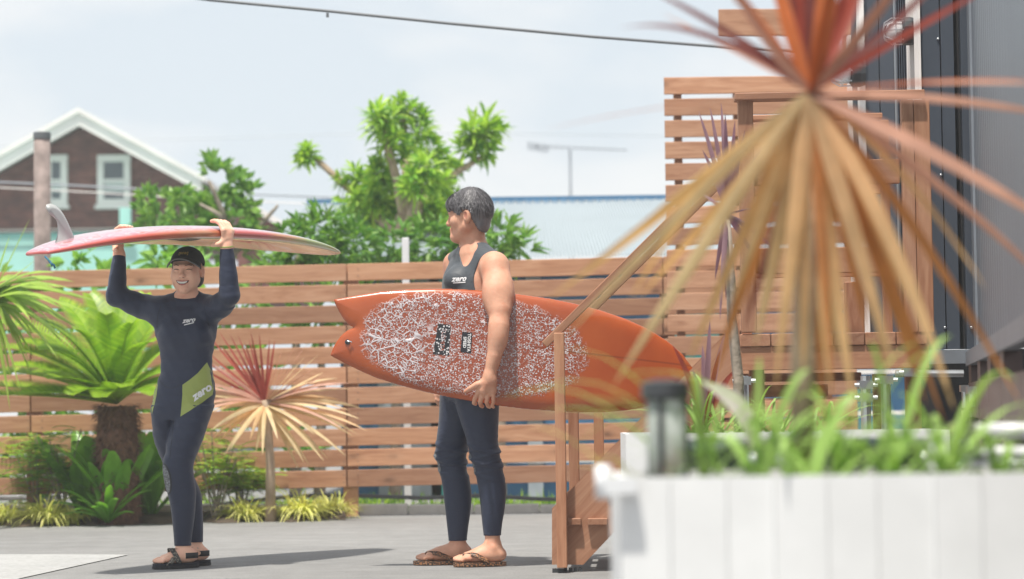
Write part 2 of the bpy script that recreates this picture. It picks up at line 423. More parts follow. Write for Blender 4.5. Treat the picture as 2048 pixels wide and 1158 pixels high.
# kerb under the fence
mb = MB()
for i in range(11):
    for x in fx[:4]:
        for dx in (-6, 22):
            for dy in (10, 24):
                c = P(x + dx, frow(x + dx, i, dy), FY - .0145); mb.tube([c, c + Vector((0, -.0012, 0))], .0042, 6)
tag(mb.build('screw_heads', M['steel_brown'], fence), kind='stuff')
kerb = root('kerb', P(700, 1028, 16.56), kind='structure')
x = -230
while x < 1420:
    a, b = P(x, 1020, 16.6), P(x + 129, 1020, 16.6)
    zt = P(x + 64, 1009 - 0.0 * x, 16.56).z
    beam('kerb_stone', (a.x, 16.62, zt / 2 - .01), (b.x, 16.62, zt / 2 - .01), max(.05, zt + .02), 0.11, M['kerb_concrete'], kerb, c=.008)
    x += 131
# planting bed
bed = MB()
n = 26; pv = []
for i in range(n + 1):
    px = -250 + i * (690 + 250) / n
    fr = PZ(px, 1052 - max(0, px) * 0.019 + 3 * math.sin(i * 1.7), 0.004); bk = P(px, 1020, 16.55)
    pv += [(fr.x, fr.y, 0.003), (fr.x, fr.y + .12, 0.035 + random.uniform(-.01, .015)), (bk.x, 16.2, 0.055 + random.uniform(-.01, .01)), (bk.x, 16.55, 0.05)]
fs = []
for i in range(n):
    for k in range(3): fs.append((i * 4 + k, i * 4 + 4 + k, i * 4 + 5 + k, i * 4 + 1 + k))
bed.add(pv, fs)
tag(bed.build('planting_bed', M['soil'], base=(0, 0, 0), smooth=True), kind='structure')
# hose along the kerb, white pipe frame
hs = [P(x, y, 16.66) for x, y in ((380, 1016), (450, 1008), (560, 995), (640, 990), (740, 992), (850, 996), (960, 991), (1080, 998), (1180, 1000), (1330, 996))]
mb = MB(); mb.tube(hs, 0.014, 8)
tag(mb.build('garden_hose', M['cable_black'], base=hs[0]), 'thick black hose lying along the kerb beneath the fence', 'hose')
pf = root('white_stand', PZ(70, 1035), 'low white pipe frame standing behind the fence post at the far left', 'pipe frame')
for nm, pts in (('top_pipe', [P(-60, 997, 16.9), P(58, 996, 16.9), P(122, 995, 16.9)]), ('leg', [P(22, 996, 16.9), P(22, 1035, 16.9)]), ('leg', [P(40, 996, 16.9), P(40, 1035, 16.9)]),
                ('leg', [P(118, 996, 16.9), P(126, 1010, 16.9), P(124, 1035, 16.9)]), ('base_pipe', [P(-60, 1030, 16.88), P(60, 1029, 16.88)])):
    mb = MB(); mb.tube(pts, 0.017, 8); mb.build(nm, M['white_plastic'], pf)
wp_ = root('white_post', P(811, 1025, 17.1), 'thin white square post sticking up behind the fence below the tree', 'post')
t = P(811, 476, 17.1); beam('shaft', (t.x, 17.1, 0), (t.x, 17.1, t.z), 0.05, 0.05, M['white_plastic'], wp_, up=(1, 0, 0))

# ------------------------------------------------------------------ tall slatted screen behind the deck
TY = 15.7
scr = root('slatted_screen', P(1520, 1025, TY), 'tall cedar screen of horizontal slats standing behind the raised deck', 'fence')
xl, xr_ = P(1330, 300, TY).x, P(1704, 300, TY).x
z = P(1500, 153, TY).z
hb = 34 * TY / FPX
while z > 0.2:
    beam('slat', (xl, TY, z - hb / 2), (xr_, TY, z - hb / 2), hb, 0.028, M['cedar'], scr)
    z -= 43.4 * TY / FPX
for px, py in ((1354, 158), (1473, 158), (1640, 10), (1690, 10)):
    t = P(px, py, TY + .07)
    beam('post', (t.x, TY + .07, 0), (t.x, TY + .07, t.z), 0.05, 0.088, M['cedar'], scr, up=(1, 0, 0))
a, b = P(1437, 46, TY), P(1702, 44, TY)
beam('top_board', a, b, 54 * TY / FPX, 0.04, M['cedar'], scr)

# ------------------------------------------------------------------ stairs and deck
S0 = Vector((P(1118, 1137, 10.68).x, 10.68, 0)); YW = math.radians(3)
ER = Vector((math.cos(YW), -math.sin(YW), 0)); EB = Vector((math.sin(YW), math.cos(YW), 0)); EZ = Vector((0, 0, 1))
def Q(px, py, back=0.0):
    d = rr * ((px - W2) / FPX) + uu * ((H2 - py) / FPX) + f0
    o = S0 + EB * back
    return CAM + d * ((o - CAM).dot(EB) / d.dot(EB))
def shift(p, back): return p + EB * back
ST = M['stair_timber']
stair = root('timber_stairs', S0, 'open timber staircase with sloping handrails leading up to the deck', 'stairs')
def stringer(px_poly, back, th=0.042):
    mb = MB(); poly = [Q(x, y, 0) + EB * back for x, y in px_poly]
    mb.prism(poly, EB * th)
    # grain runs along the slope: give the mesh a rotated local frame
    o = mb.build('stringer', ST, stair)
    R = Matrix.Rotation(math.radians(45), 4, 'Y')
    o.data.transform(R); o.matrix_basis = R.inverted()
    return o
spoly = [(1103, 1018), (1480, 641), (1480, 800), (1166, 1131), (1103, 1131)]
stringer(spoly, 0.055); stringer(spoly, 0.90)
for k in range(4):
    for a, b in ((1122, 1162), (1175, 1215)):
        p0, p1 = Q(a + 87 * k, 1044 - 87 * k), Q(b + 87 * k, 1044 - 87 * k)
        c = (p0 + p1) / 2
        beam('tread', shift(c, 0.02), shift(c, 0.97), 0.030, (p1 - p0).length, ST, stair)
def rail(a, b, back, h=0.034, t=0.042, name='handrail'):
    return beam(name, shift(Q(*a), back), shift(Q(*b), back), h, t, ST, stair)
rail((1089, 690), (1482, 300), 0.0)
rail((1089, 690), (1482, 300), 0.93)
def vpost(x0, x1, yt, yb, back, depth=0.07, par=None, name='post', mat=None):
    w = (Q(x1, yt) - Q(x0, yt)).length
    xm = (x0 + x1) / 2
    t = Q(xm, yt, 0); g = Q(xm, yb, 0)
    t = shift(t, back); g = Vector((t.x, t.y, shift(g, back).z))
    return beam(name, g, t, w, depth, mat or ST, par or stair, up=ER)
vpost(1108, 1128.5, 666, 1135, 0.0)
vpost(1122, 1144, 666, 1135, 0.93)
vpost(1176, 1197, 620, 1040, 0.96)
for x0, x1, b in ((1108, 1124, .02), (1130, 1160, .075), (1108, 1160, .92)):
    mb = MB(); a, c = Q(x0, 1137), Q(x1, 1137)
    for k in range(4):
        p = a.lerp(c, k / 3.0) + EB * b
        mb.box((p.x - .008, p.y - .015, 0.0), (p.x + .008, p.y + .03, 0.017))
    mb.build('foot_pad', M['black_plastic'], stair)

deck = root('timber_deck', Q(1660, 1125, 0.3), 'raised timber deck with a plank railing beside the dark building', 'deck')
def dbeam(name, x0, x1, y0, y1, back, th=0.04):
    a, b = Q(x0, (y0 + y1) / 2), Q(x1, (y0 + y1) / 2)
    # keep timbers level
    zc = (a.z + b.z) / 2
    a, b = shift(a, back), shift(b, back); a.z = b.z = zc
    return beam(name, a, b, (y1 - y0) * 10.9 / FPX, th, ST, deck)
x = 1479
zt = Q(1660, 666).z
while x < 1850:
    a, b = Q(x + .6, 678), Q(min(x + 62, 1857) - .6, 678)
    c = (a + b) / 2; c.z = zt - .028
    beam('deck_board', shift(c, -0.03), shift(c, 2.2), 0.055, (b - a).length, ST, deck)
    x += 62.5
dbeam('rim_beam', 1479, 1857, 692, 738, 0.0)
dbeam('joist_beam', 1530, 1745, 743, 760, 0.55)
dbeam('cross_beam', 1470, 1700, 766, 792, 1.25)
dbeam('top_rail', 1468, 1846, 186.5, 200, -0.02, 0.10)
dbeam('top_rail', 1500, 1800, 186.5, 197, 0.82, 0.10)
dbeam('rail_board', 1506, 1800, 320, 368, 0.03, 0.036)
dbeam('rail_board', 1506, 1800, 495, 545, 0.03, 0.036)
dbeam('rail_board', 1500, 1800, 325, 358, 0.82, 0.036)
dbeam('rail_board', 1500, 1800, 500, 535, 0.82, 0.036)
vpost(1801, 1825, 201, 665, 0.0, par=deck); vpost(1826, 1857, 201, 665, 0.0, par=deck)
vpost(1475, 1505, 201, 665, 0.0, par=deck)
vpost(1794, 1812, 200, 665, 0.78, par=deck); vpost(1490, 1512, 200, 665, 0.78, par=deck)
vpost(1704, 1743, 555, 665, 0.4, par=deck)
for x0, x1, b in ((1500, 1530, .1), (1815, 1845, .1), (1500, 1530, 1.6), (1815, 1845, 1.6)): vpost(x0, x1, 739, 1133, b, par=deck, name='leg')
# scaffold pipes under the deck
scf = root('scaffold_pipe', Q(1727, 1135, -.05), 'galvanised scaffold pipes with clamps standing under the deck edge', 'pipe frame')
for px in (1486, 1728, 1768):
    t = shift(Q(px, 752), -.06); mb = MB(); mb.tube([(t.x, t.y, 0), t], 0.022, 10); mb.build('upright', M['galvanised'], scf)
for px, py in ((1486, 762), (1728, 770), (1728, 795), (1768, 760), (1816, 745)):
    t = shift(Q(px, py), -.06); mb = MB(); mb.box((t.x - .03, t.y - .03, t.z - .018), (t.x + .03, t.y + .035, t.z + .018)); mb.tube([t + Vector((-.05, -.02, 0)), t + Vector((.05, -.02, 0))], 0.01, 6)
    mb.build('clamp', M['galvanised'], scf)
mb = MB(); mb.tube([shift(Q(1790, 747), -.03), shift(Q(1925, 747), -.03)], 0.016, 8); mb.build('cross_pipe', M['galvanised'], scf)

# ------------------------------------------------------------------ dark building on the right
bld = root('metal_building', PZ(1950, 1140), 'dark grey metal clad building raised on beams at the right', 'building')
BY = 11.15
def fwall(name, x0, x1, y0, y1, Y, th, mat, label=None):
    a, b = P(x0, 500, Y), P(x1, 500, Y); zt, zb = P((x0 + x1) / 2, y0, Y).z, P((x0 + x1) / 2, y1, Y).z
    mb = MB(); mb.box((a.x, Y, zb), (b.x, Y + th, zt)); o = mb.build(name, mat, bld)
    if label: o['label'] = label
    return o
TOPY = -500
fwall('wall_panel', 1851, 1888, TOPY, 698, BY, .06, M['panel_dark']); fwall('wall_panel', 1890.5, 1916, TOPY, 698, BY, .06, M['panel_dark'])
fwall('wall_panel', 1930, 1947, TOPY, 698, BY, .06, M['panel_dark']); fwall('recess', 1916, 1930, TOPY, 698, BY + .05, .05, M['black_gap'])
fwall('backing', 1848, 1960, TOPY, 698, BY + .08, .05, M['black_gap'])
fwall('corner_trim', 1845.5, 1850, TOPY, 698, BY - .03, .12, M['white_trim'])
fwall('corner_trim', 1948, 1955, TOPY, 698, BY - .05, .12, M['steel_grey'])
fwall('base_trim', 1846, 1957, 700, 727, BY - .04, .12, M['steel_grey'])
for px, py in ((1876, 78), (1890, 655), (1943, 655), (1882, 350)):
    c = P(px, py, BY - .004); mb = MB(); mb.lathe((0, 0, 0), [(0.006, 0), (0.006, .006), (.003, .009)], 8)
    for v in range(len(mb.v)): x_, y_, z_ = mb.v[v]; mb.v[v] = (c.x + x_, c.y - z_ + .004, c.z + y_)
    mb.build('rivet', M['galvanised'], bld)
# ribbed side wall running towards the camera
def wallX(Y): return 0.395 + 0.1566 * Y
zt = P(1960, TOPY, 10.9).z; zb = P(1956, 703, 10.9).z
nrm = Vector((-1, 0.1566, 0)).normalized()
mb = MB(); a, b_ = Vector((wallX(10.95), 10.95, 0)), Vector((wallX(3.2), 3.2, 0))
up_ = lambda p, z: Vector((p.x, p.y, z))
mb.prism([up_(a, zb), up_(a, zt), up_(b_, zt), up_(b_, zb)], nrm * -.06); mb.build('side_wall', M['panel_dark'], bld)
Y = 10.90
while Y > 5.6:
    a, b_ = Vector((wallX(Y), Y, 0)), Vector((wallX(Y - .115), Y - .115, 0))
    mb = MB(); mb.prism([up_(a, zb), up_(a, zt), up_(b_, zt), up_(b_, zb)], nrm * .0007); mb.build('rib_shading_strip', M['panel_rib'], bld)  # near-flat pale strips; contrast with the dark wall paints in rib shading
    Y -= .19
def side_beam(name, y_top, y_bot, mat, off=0.05, y0=10.95, y1=3.4):
    zt_, zb_ = P(1956, y_top, 10.95).z, P(1956, y_bot, 10.95).z
    a, b = Vector((wallX(y0), y0, 0)), Vector((wallX(y1), y1, 0))
    mb = MB(); mb.prism([Vector((a.x, a.y, zb_)), Vector((a.x, a.y, zt_)), Vector((b.x, b.y, zt_)), Vector((b.x, b.y, zb_))], nrm * off)
    return mb.build(name, mat, bld)
side_beam('sill_beam', 704, 732, M['steel_grey'], 0.06)
side_beam('floor_beam', 766, 832, M['steel_brown'], 0.05)
for Y in (10.7, 9.6, 8.6, 7.6):
    x = wallX(Y) - .02; z0, z1 = P(1956, 832, 10.95).z, P(1956, 732, 10.95).z
    mb = MB(); mb.box((x - .03, Y - .03, 0), (x + .03, Y + .03, z1)); mb.build('support_leg', M['steel_brown'], bld)
for Y, y0, y1 in ((10.85, 770, 815), (9.9, 775, 812), (10.6, 820, 850)):
    z0, z1 = P(1956, y1, 10.95).z, P(1956, y0, 10.95).z
    mb = MB(); c = Vector((wallX(Y), Y, 0)) + nrm * .07; mb.tube([(c.x, c.y, z0), (c.x, c.y, z1)], .014, 8); mb.box((c.x - .02, c.y - .02, z1 - .03), (c.x + .02, c.y + .02, z1))
    mb.build('bracket', M['galvanised'], bld)
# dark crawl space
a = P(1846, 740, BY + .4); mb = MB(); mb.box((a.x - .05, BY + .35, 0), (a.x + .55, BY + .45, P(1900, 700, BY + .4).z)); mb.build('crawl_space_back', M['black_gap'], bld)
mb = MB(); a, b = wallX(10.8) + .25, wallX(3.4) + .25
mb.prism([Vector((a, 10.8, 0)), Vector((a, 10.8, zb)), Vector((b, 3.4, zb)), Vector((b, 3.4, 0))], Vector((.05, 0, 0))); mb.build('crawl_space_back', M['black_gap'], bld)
# far part with door frames and lamps
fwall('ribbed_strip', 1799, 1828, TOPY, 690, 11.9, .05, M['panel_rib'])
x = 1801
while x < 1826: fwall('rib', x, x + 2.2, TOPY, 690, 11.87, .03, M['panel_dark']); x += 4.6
fwall('white_jamb', 1828, 1846, TOPY, 690, 11.5, .1, M['white_trim'])
fwall('wall_panel', 1738, 1765, TOPY, 690, 13.0, .06, M['panel_dark']); fwall('wall_panel', 1767, 1795, TOPY, 690, 13.0, .06, M['panel_dark'])
fwall('backing', 1730, 1800, TOPY, 690, 13.07, .05, M['black_gap'])
fwall('recess', 1795, 1800, TOPY, 690, 13.03, .05, M['black_gap'])
fwall('white_jamb', 1727, 1737, TOPY, 690, 12.95, .1, M['white_trim']); fwall('white_jamb', 1704, 1711, 70, 690, 13.2, .06, M['white_trim'])
fwall('glass_strip', 1711, 1727, TOPY, 690, 13.2, .03, M['window_glass'])
def bulkhead(px, py, Y, s=1.0):
    """caged wall lamp pointing left"""
    c = P(px, py, Y); lm = MB()
    prof = [(.045 * s, 0), (.05 * s, .02 * s), (.05 * s, .05 * s), (.038 * s, .06 * s)]
    def turn(mb):
        mb.v = [(c.x - z_, c.y + y_, c.z + x_ * 1.25) for x_, y_, z_ in mb.v]
    lm.lathe((0, 0, 0), prof, 14); turn(lm); base = lm.build('lamp_base', M['black_plastic'], bld)
    g = MB(); g.lathe((0, 0, 0), [(.036 * s, .06 * s), (.037 * s, .09 * s), (.03 * s, .115 * s), (.012 * s, .125 * s)], 14); turn(g)
    mesh_obj('lamp_glass', [Vector(v) - bld.location for v in g.v], g.f, M['white_plastic'], base, True, base=(0, 0, 0))
    w = MB()
    for k in range(4):
        an = PI * k / 4
        pts = [(math.cos(an) * r_ * s, math.sin(an) * r_ * s, z_ * s) for r_, z_ in ((-.045, .055), (-.046, .1), (-.03, .132), (0, .138), (.03, .132), (.046, .1), (.045, .055))]
        w.tube(pts, .0025 * s, 5)
    w.tube([(math.cos(2 * PI * k / 16) * .047 * s, math.sin(2 * PI * k / 16) * .047 * s, .09 * s) for k in range(17)], .0025 * s, 5)
    turn(w)
    mesh_obj('lamp_cage', [Vector(v) - bld.location for v in w.v], w.f, M['galvanised'], base, False, base=(0, 0, 0))
bulkhead(1729, 143, 12.9, 1.35); bulkhead(1830, 62, 11.45, 1.1); bulkhead(1729, 240, 12.9, 0.6)

# ------------------------------------------------------------------ blue shed with a corrugated roof
shed = root('blue_shed', P(1150, 1010, 19.3), 'blue sided shed with a pale corrugated roof behind the fence', 'shed')
ex0, ex1 = P(520, 510, 19.0).x, P(1900, 510, 19.0).x
ze = P(1300, 511, 19.0).z; zr = P(1150, 400, 23.5).z
mb = MB(); pv = []; nw = 190; 
for i in range(nw * 4 + 1):
    x = ex0 + (ex1 - ex0) * i / (nw * 4); off = 0.024 * math.sin(i * PI / 2)
    pv += [(x, 19.0, ze + off), (x, 23.5, zr + off)]
mb.add(pv, [(2 * i, 2 * i + 2, 2 * i + 3, 2 * i + 1) for i in range(nw * 4)])
mb.build('corrugated_roof', M['roof_sheet'], shed, True)
mb = MB(); mb.box((ex0, 23.42, zr + .0), (ex1, 23.7, zr + .035)); mb.build('ridge_cap', M['roof_sheet'], shed)
mb = MB()
x = ex0
while x < ex1: mb.box((x, 23.36, zr - .055), (x + .05, 23.42, zr + .02)); x += .085
mb.build('ridge_closer', M['blue_steel'], shed)
mb = MB(); mb.box((ex0, 23.41, zr - .012), (ex1, 23.45, zr + .03)); mb.build('ridge_flashing', M['blue_steel'], shed)
mb = MB(); mb.box((ex0, 19.05, ze - .10), (ex1, 19.12, ze - .02)); mb.build('fascia', M['roof_tile_grey'], shed)
mb = MB(); mb.box((ex0 + .6, 19.35, 0), (ex1, 19.45, ze)); mb.build('wall', M['blue_steel'], shed)
x = ex0 + .9
k = 0
while x < ex1:
    mb = MB(); mb.box((x, 19.30, 0), (x + (.5 if k % 3 == 0 else .12), 19.35, ze - .12)); mb.build('wall_batten', M['roof_sheet'] if k % 2 == 0 else M['teal_paint'], shed); x += .42 + .35 * (k % 3); k += 1
for zz in (.28, .62, .95):
    mb = MB(); mb.box((ex0 + .6, 19.26, zz), (ex1, 19.30, zz + .035)); mb.build('wall_rail', M['white_trim'], shed)

# ------------------------------------------------------------------ far house with brown gable
HY = 40.0
hs_ = root('gabled_house', P(168, 830, HY), 'weathered brown wooden house with white gable trim and two white windows', 'house')
def HP(px, py, dy=0.0):
    p = P(px, py, HY); return p + Vector((0, dy, 0))
apex = (170, 252)
def roof_y(px): return apex[1] + (0.545 * (px - apex[0]) if px > apex[0] else 0.565 * (apex[0] - px))
y = 455.0
while y > 262:
    yt = max(y - 16.4, 258); 
    def lim(yy): return (max(-60, apex[0] - (yy - apex[1]) / .565), min(402, apex[0] + (yy - apex[1]) / .545))
    (a0, b0), (a1, b1) = lim(y - .5), lim(yt)
    mb = MB(); j = random.uniform(0, .015)
    mb.prism([HP(a0, y - .5, j), HP(b0, y - .5, j), HP(b1, yt, j), HP(a1, yt, j)], (0, .06, 0)); mb.build('wall_plank', M['house_plank'], hs_)
    y -= 16.4
mb = MB(); mb.prism([HP(-60, 456, .07), HP(402, 456, .07), HP(402, roof_y(402) + 6, .07), HP(*apex, .07), HP(-60, roof_y(-60) + 6, .07)], (0, 9, 0)); mb.build('wall_core', M['house_plank'], hs_)
for sx, ex in ((1, 412), (-1, -90)):
    a, b = HP(apex[0], apex[1] - 17, -.6), HP(ex, roof_y(ex) - 17, -.6)
    mb = MB(); th = Vector((0, 0, -.20))
    mb.prism([a, b, b + th, a + th], (0, .1, 0)); mb.build('bargeboard', M['white_trim'], hs_)
    up = Vector((0, 0, .09)); b2 = b + (b - a) * .04
    mb = MB(); mb.prism([a + Vector((0, -.05, .005)), b2 + Vector((0, -.05, .005)), b2 + up + Vector((0, -.05, 0)), a + up + Vector((0, -.05, 0))], (0, 10, 0)); mb.build('roof', M['white_trim'], hs_)
for x0, x1 in ((92, 136), (196, 262)):
    wroot = None
    mb = MB()
    def frame_bar(xa, ya, xb, yb, dy=-.09, th=.09):
        p, q = HP(xa, ya), HP(xb, yb); mb.box((min(p.x, q.x), HY + dy, min(p.z, q.z)), (max(p.x, q.x), HY + dy + th, max(p.z, q.z)))
    frame_bar(x0, 311, x1, 324); frame_bar(x0, 399, x1, 412); frame_bar(x0, 324, x0 + 13, 399); frame_bar(x1 - 13, 324, x1, 399)
    w = mb.build('window', M['white_trim'], hs_)
    def sub(nm, mat):
        mesh_obj(nm, [Vector(v) - hs_.location for v in mb.v], mb.f, mat, w, base=(0, 0, 0))
    mb = MB(); frame_bar(x0 + 13, 324, x1 - 13, 360, -.05, .02); sub('pane', M['window_glass'])
    mb = MB(); frame_bar(x0 + 13, 364, x1 - 13, 399, -.05, .02); sub('pane', M['window_glass'])
    mb = MB(); frame_bar(x0 + 13, 359, x1 - 13, 365, -.075, .04); sub('glazing_bar', M['white_trim'])
    mb = MB(); frame_bar(x0 + 14, 366, x1 - 14, 384, -.06, .01); sub('blind', M['curtain'])
    mb = MB(); frame_bar(x0 - 4, 411, x1 + 4, 418, -.13, .13); sub('sill', M['white_trim'])
mint = root('mint_outbuilding', P(140, 830, 37), 'pale mint green outbuilding wall below the brown gable', 'outbuilding')
def MP(name, x0, x1, y0, y1, dy, th, mat):
    p, q = P(x0, y1, 37), P(x1, y0, 37); mb = MB(); mb.box((p.x, 37 + dy, p.z), (q.x, 37 + dy + th, q.z)); mb.build(name, mat, mint)
MP('wall', -120, 352, 462, 700, 0, 2.0, M['mint_paint']); MP('eaves_board', -120, 352, 456, 463, -.06, .1, M['white_trim']); MP('trim_band', -120, 252, 468, 475, -.03, .04, M['teal_paint'])
MP('trim_band', -120, 252, 486, 491, -.03, .04, M['white_trim']); MP('corner_post', 241, 262, 416, 470, -.1, .12, M['mint_paint']); MP('bracket', 240, 266, 452, 470, -.13, .03, M['teal_paint'])
h2 = root('white_roofed_house', P(560, 830, 34), 'small house with a white sloping roof partly hidden between the trees', 'house')
def H2P(px, py, dy=0): return P(px, py, 34) + Vector((0, dy, 0))
mb = MB(); mb.prism([H2P(470, 385), H2P(622, 478), H2P(622, 490), H2P(470, 400)], (0, 5, 0)); mb.build('roof', M['white_trim'], h2)
mb = MB(); mb.prism([H2P(470, 402, .3), H2P(590, 473, .3), H2P(590, 600, .3), H2P(470, 600, .3)], (0, 4.4, 0)); mb.build('wall', M['house_plank'], h2)

# wooden pole
pl = root('wooden_pole', P(84, 1000, 19.6), 'weathered grey wooden pole with a dark cap standing beyond the fence', 'pole')
b_, t_ = P(86, 1003, 19.6), P(84, 278, 19.6); mb = MB()
mb.tube([(b_.x, b_.y, 0), (t_.x, t_.y, t_.z * .5), t_], [.075, .071, .067], 16); mb.build('shaft', M['pole_wood'], pl, True)
mb = MB(); mb.lathe(t_, [(.069, 0), (.072, .0), (.072, .05), (.06, .056)], 16); mb.build('cap', M['cable_black'], pl)

# cables and aerial
def cable(pts, rad, mat, label, Y):
    p = [P(x, y, Y) for x, y in pts]; out = []
    for i in range(len(p) - 1):
        for k in range(6): out.append(p[i].lerp(p[i + 1], k / 6))
    out.append(p[-1]); mb = MB(); mb.tube(out, rad, 6)
    return tag(mb.build('overhead_cable', mat, base=out[0]), label, 'cable', 'overhead cables')
cable([(-900, -200), (-200, -80), (300, -16), (420, 0), (655, 22), (900, 47), (1180, 73), (1500, 98), (1900, 118), (2600, 140), (3400, 150)], .0095, M['cable_black'], 'thick cable sagging across the top of the sky towards the screen', 14.5)
cable([(-900, 330), (-60, 362), (150, 371), (330, 381), (560, 391), (760, 398)], .011, M['cable_far'], 'upper of two cables crossing the brown gable', 27)
cable([(-900, 335), (-60, 372), (150, 383), (330, 394), (560, 405), (760, 413)], .007, M['white_trim'], 'lower paler of two cables crossing the brown gable', 27.3)
cable([(-60, 296), (300, 280), (705, 268), (1000, 267), (1400, 273), (1700, 280)], .011, M['roof_sheet'], 'thin distant cable passing behind the rosette tree and the aerial', 60)
mb = MB(); c = P(655, 28, 14.5); mb.box((c.x - .008, c.y - .008, c.z - .02), (c.x + .008, c.y + .008, c.z + .006))
tag(mb.build('cable_clip', M['cable_black'], base=c), 'small clip hanging on the thick overhead cable', 'clip')
an = root('tv_aerial', P(1140, 840, 38), 'television aerial on a thin mast above the shed roof', 'aerial')
def AP(x, y): return P(x, y, 38)
b_ = AP(1140, 300); mb = MB(); mb.tube([(b_.x, 38, 0), b_], .022, 6); mb.build('mast', M['cable_far'], an)
mb = MB(); mb.tube([AP(1066, 292), AP(1254, 300)], .012, 6); mb.build('boom', M['cable_far'], an)
for k in range(15):
    p = AP(1075 + k * 12.4, 292.5 + k * .52); L = .5 - .02 * k
    mb = MB(); mb.tube([p - Vector((0, L, 0)), p + Vector((0, L, 0))], .006, 5); mb.build('element', M['cable_far'], an)
for k in range(5):
    p = AP(1077, 288 + k * 3.4); mb = MB(); mb.tube([p - Vector((.18, .3, 0)), p + Vector((.16, .3, 0))], .006, 5); mb.build('reflector', M['cable_far'], an)
# ================================================================== plants
def tree_limb(mb, pts, r0_, r1_): 
    pts = [Vector(p) for p in pts]; n = len(pts); fine = []
    for i in range(n - 1):
        for k in range(4): fine.append(pts[i].lerp(pts[i + 1], k / 4) + Vector((random.uniform(-1, 1), random.uniform(-1, 1), 0)) * r0_ * .12)
    fine.append(pts[-1]); m = len(fine)
    mb.tube(fine, [r0_ + (r1_ - r0_) * i / (m - 1) for i in range(m)], 8)
# --- rosette tree behind the fence
TYR = 20.5
tr = root('rosette_tree', P(808, 1010, TYR), 'large pale barked tree with leaf rosettes at the ends of bare limbs behind the man', 'tree')
limb = [
    ('trunk', [(818, 1010, 0), (812, 700, 0), (808, 520, 0), (806, 430, 0)], .15, .075),
    ('limb', [(806, 470, 0), (760, 440, .2), (700, 380, .3), (632, 318, .35)], .06, .032),
    ('limb', [(808, 440, 0), (795, 360, -.1), (775, 300, -.15), (766, 235, -.15)], .055, .033),
    ('limb', [(806, 430, 0), (812, 350, .2), (810, 270, .3), (806, 235, .3)], .05, .03),
    ('limb', [(812, 465, 0), (828, 410, -.25), (845, 360, -.3)], .055, .035),
    ('limb', [(820, 450, 0), (870, 370, .3), (930, 335, .4), (962, 316, .45)], .042, .028)]
for nm, pts, a, b in limb:
    mb = MB(); tree_limb(mb, [P(x, y, TYR + d) for x, y, d in pts], a * .85, b * .8); mb.build(nm, M['trunk_pale'], tr, True)
ros = [(628, 296, .35, (-.3, 0, 1), 42), (606, 312, .3, (-1, 0, .2), 26), (768, 222, -.2, (0, -.2, 1), 44), (806, 214, .25, (0, 0, 1), 44), (764, 232, -.15, (-.2, -.3, 1), 48), (800, 228, .3, (0, 0, 1), 52), (835, 240, .3, (.5, 0, .8), 46), (780, 275, -.2, (-.4, -.5, .3), 44),
       (820, 290, -.1, (.4, -.6, .3), 48), (850, 280, .2, (.8, 0, .3), 42), (955, 255, .45, (0, 0, 1), 60), (985, 268, .4, (.8, 0, .6), 48), (930, 275, .4, (-.6, -.2, .6), 46), (962, 295, .4, (.2, -.6, .1), 44),
       (845, 345, -.3, (0, -.3, 1), 56), (825, 365, -.35, (-.5, -.5, .4), 40), (870, 362, -.25, (.7, -.3, .4), 44), (745, 330, 0, (-.5, -.4, .7), 46), (715, 355, .2, (-.6, 0, .7), 46), (690, 360, .3, (-.6, -.2, .6), 30),
       (770, 370, .1, (-.2, -.6, .5), 42), (730, 385, .1, (-.4, -.5, .4), 44), (800, 400, .2, (0, -.5, .3), 44), (880, 320, .3, (.7, 0, .5), 44), (900, 390, .3, (.6, -.3, .3), 46), (860, 420, .2, (.3, -.5, .1), 46),
       (760, 420, .2, (-.3, -.6, .1), 46), (700, 410, .3, (-.8, -.2, .4), 40), (920, 430, .3, (.7, -.2, .1), 46), (880, 470, .3, (.2, -.5, 0), 50), (905, 345, .5, (.7, .2, .5), 36)]
random.seed(11)
top, low = MB(), MB()
for (x, y, d, ax, R) in ros:
    c = P(x, y, TYR + d)
    for k in range(4):
        rosette(top, c + rnd_dir() * R * .42 * TYR / FPX, Vector(ax) + rnd_dir() * .55, R * TYR / FPX * random.uniform(.6, 1.05), random.randint(16, 28), .036)
tag(top.build('crown', M['leaf_bright'], tr), kind='stuff')
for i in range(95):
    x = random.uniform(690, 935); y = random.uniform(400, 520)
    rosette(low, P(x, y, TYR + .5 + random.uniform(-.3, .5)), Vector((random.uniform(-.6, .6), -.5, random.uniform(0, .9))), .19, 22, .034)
tag(low.build('lower_crown', M['leaf_mid'], tr), kind='stuff')
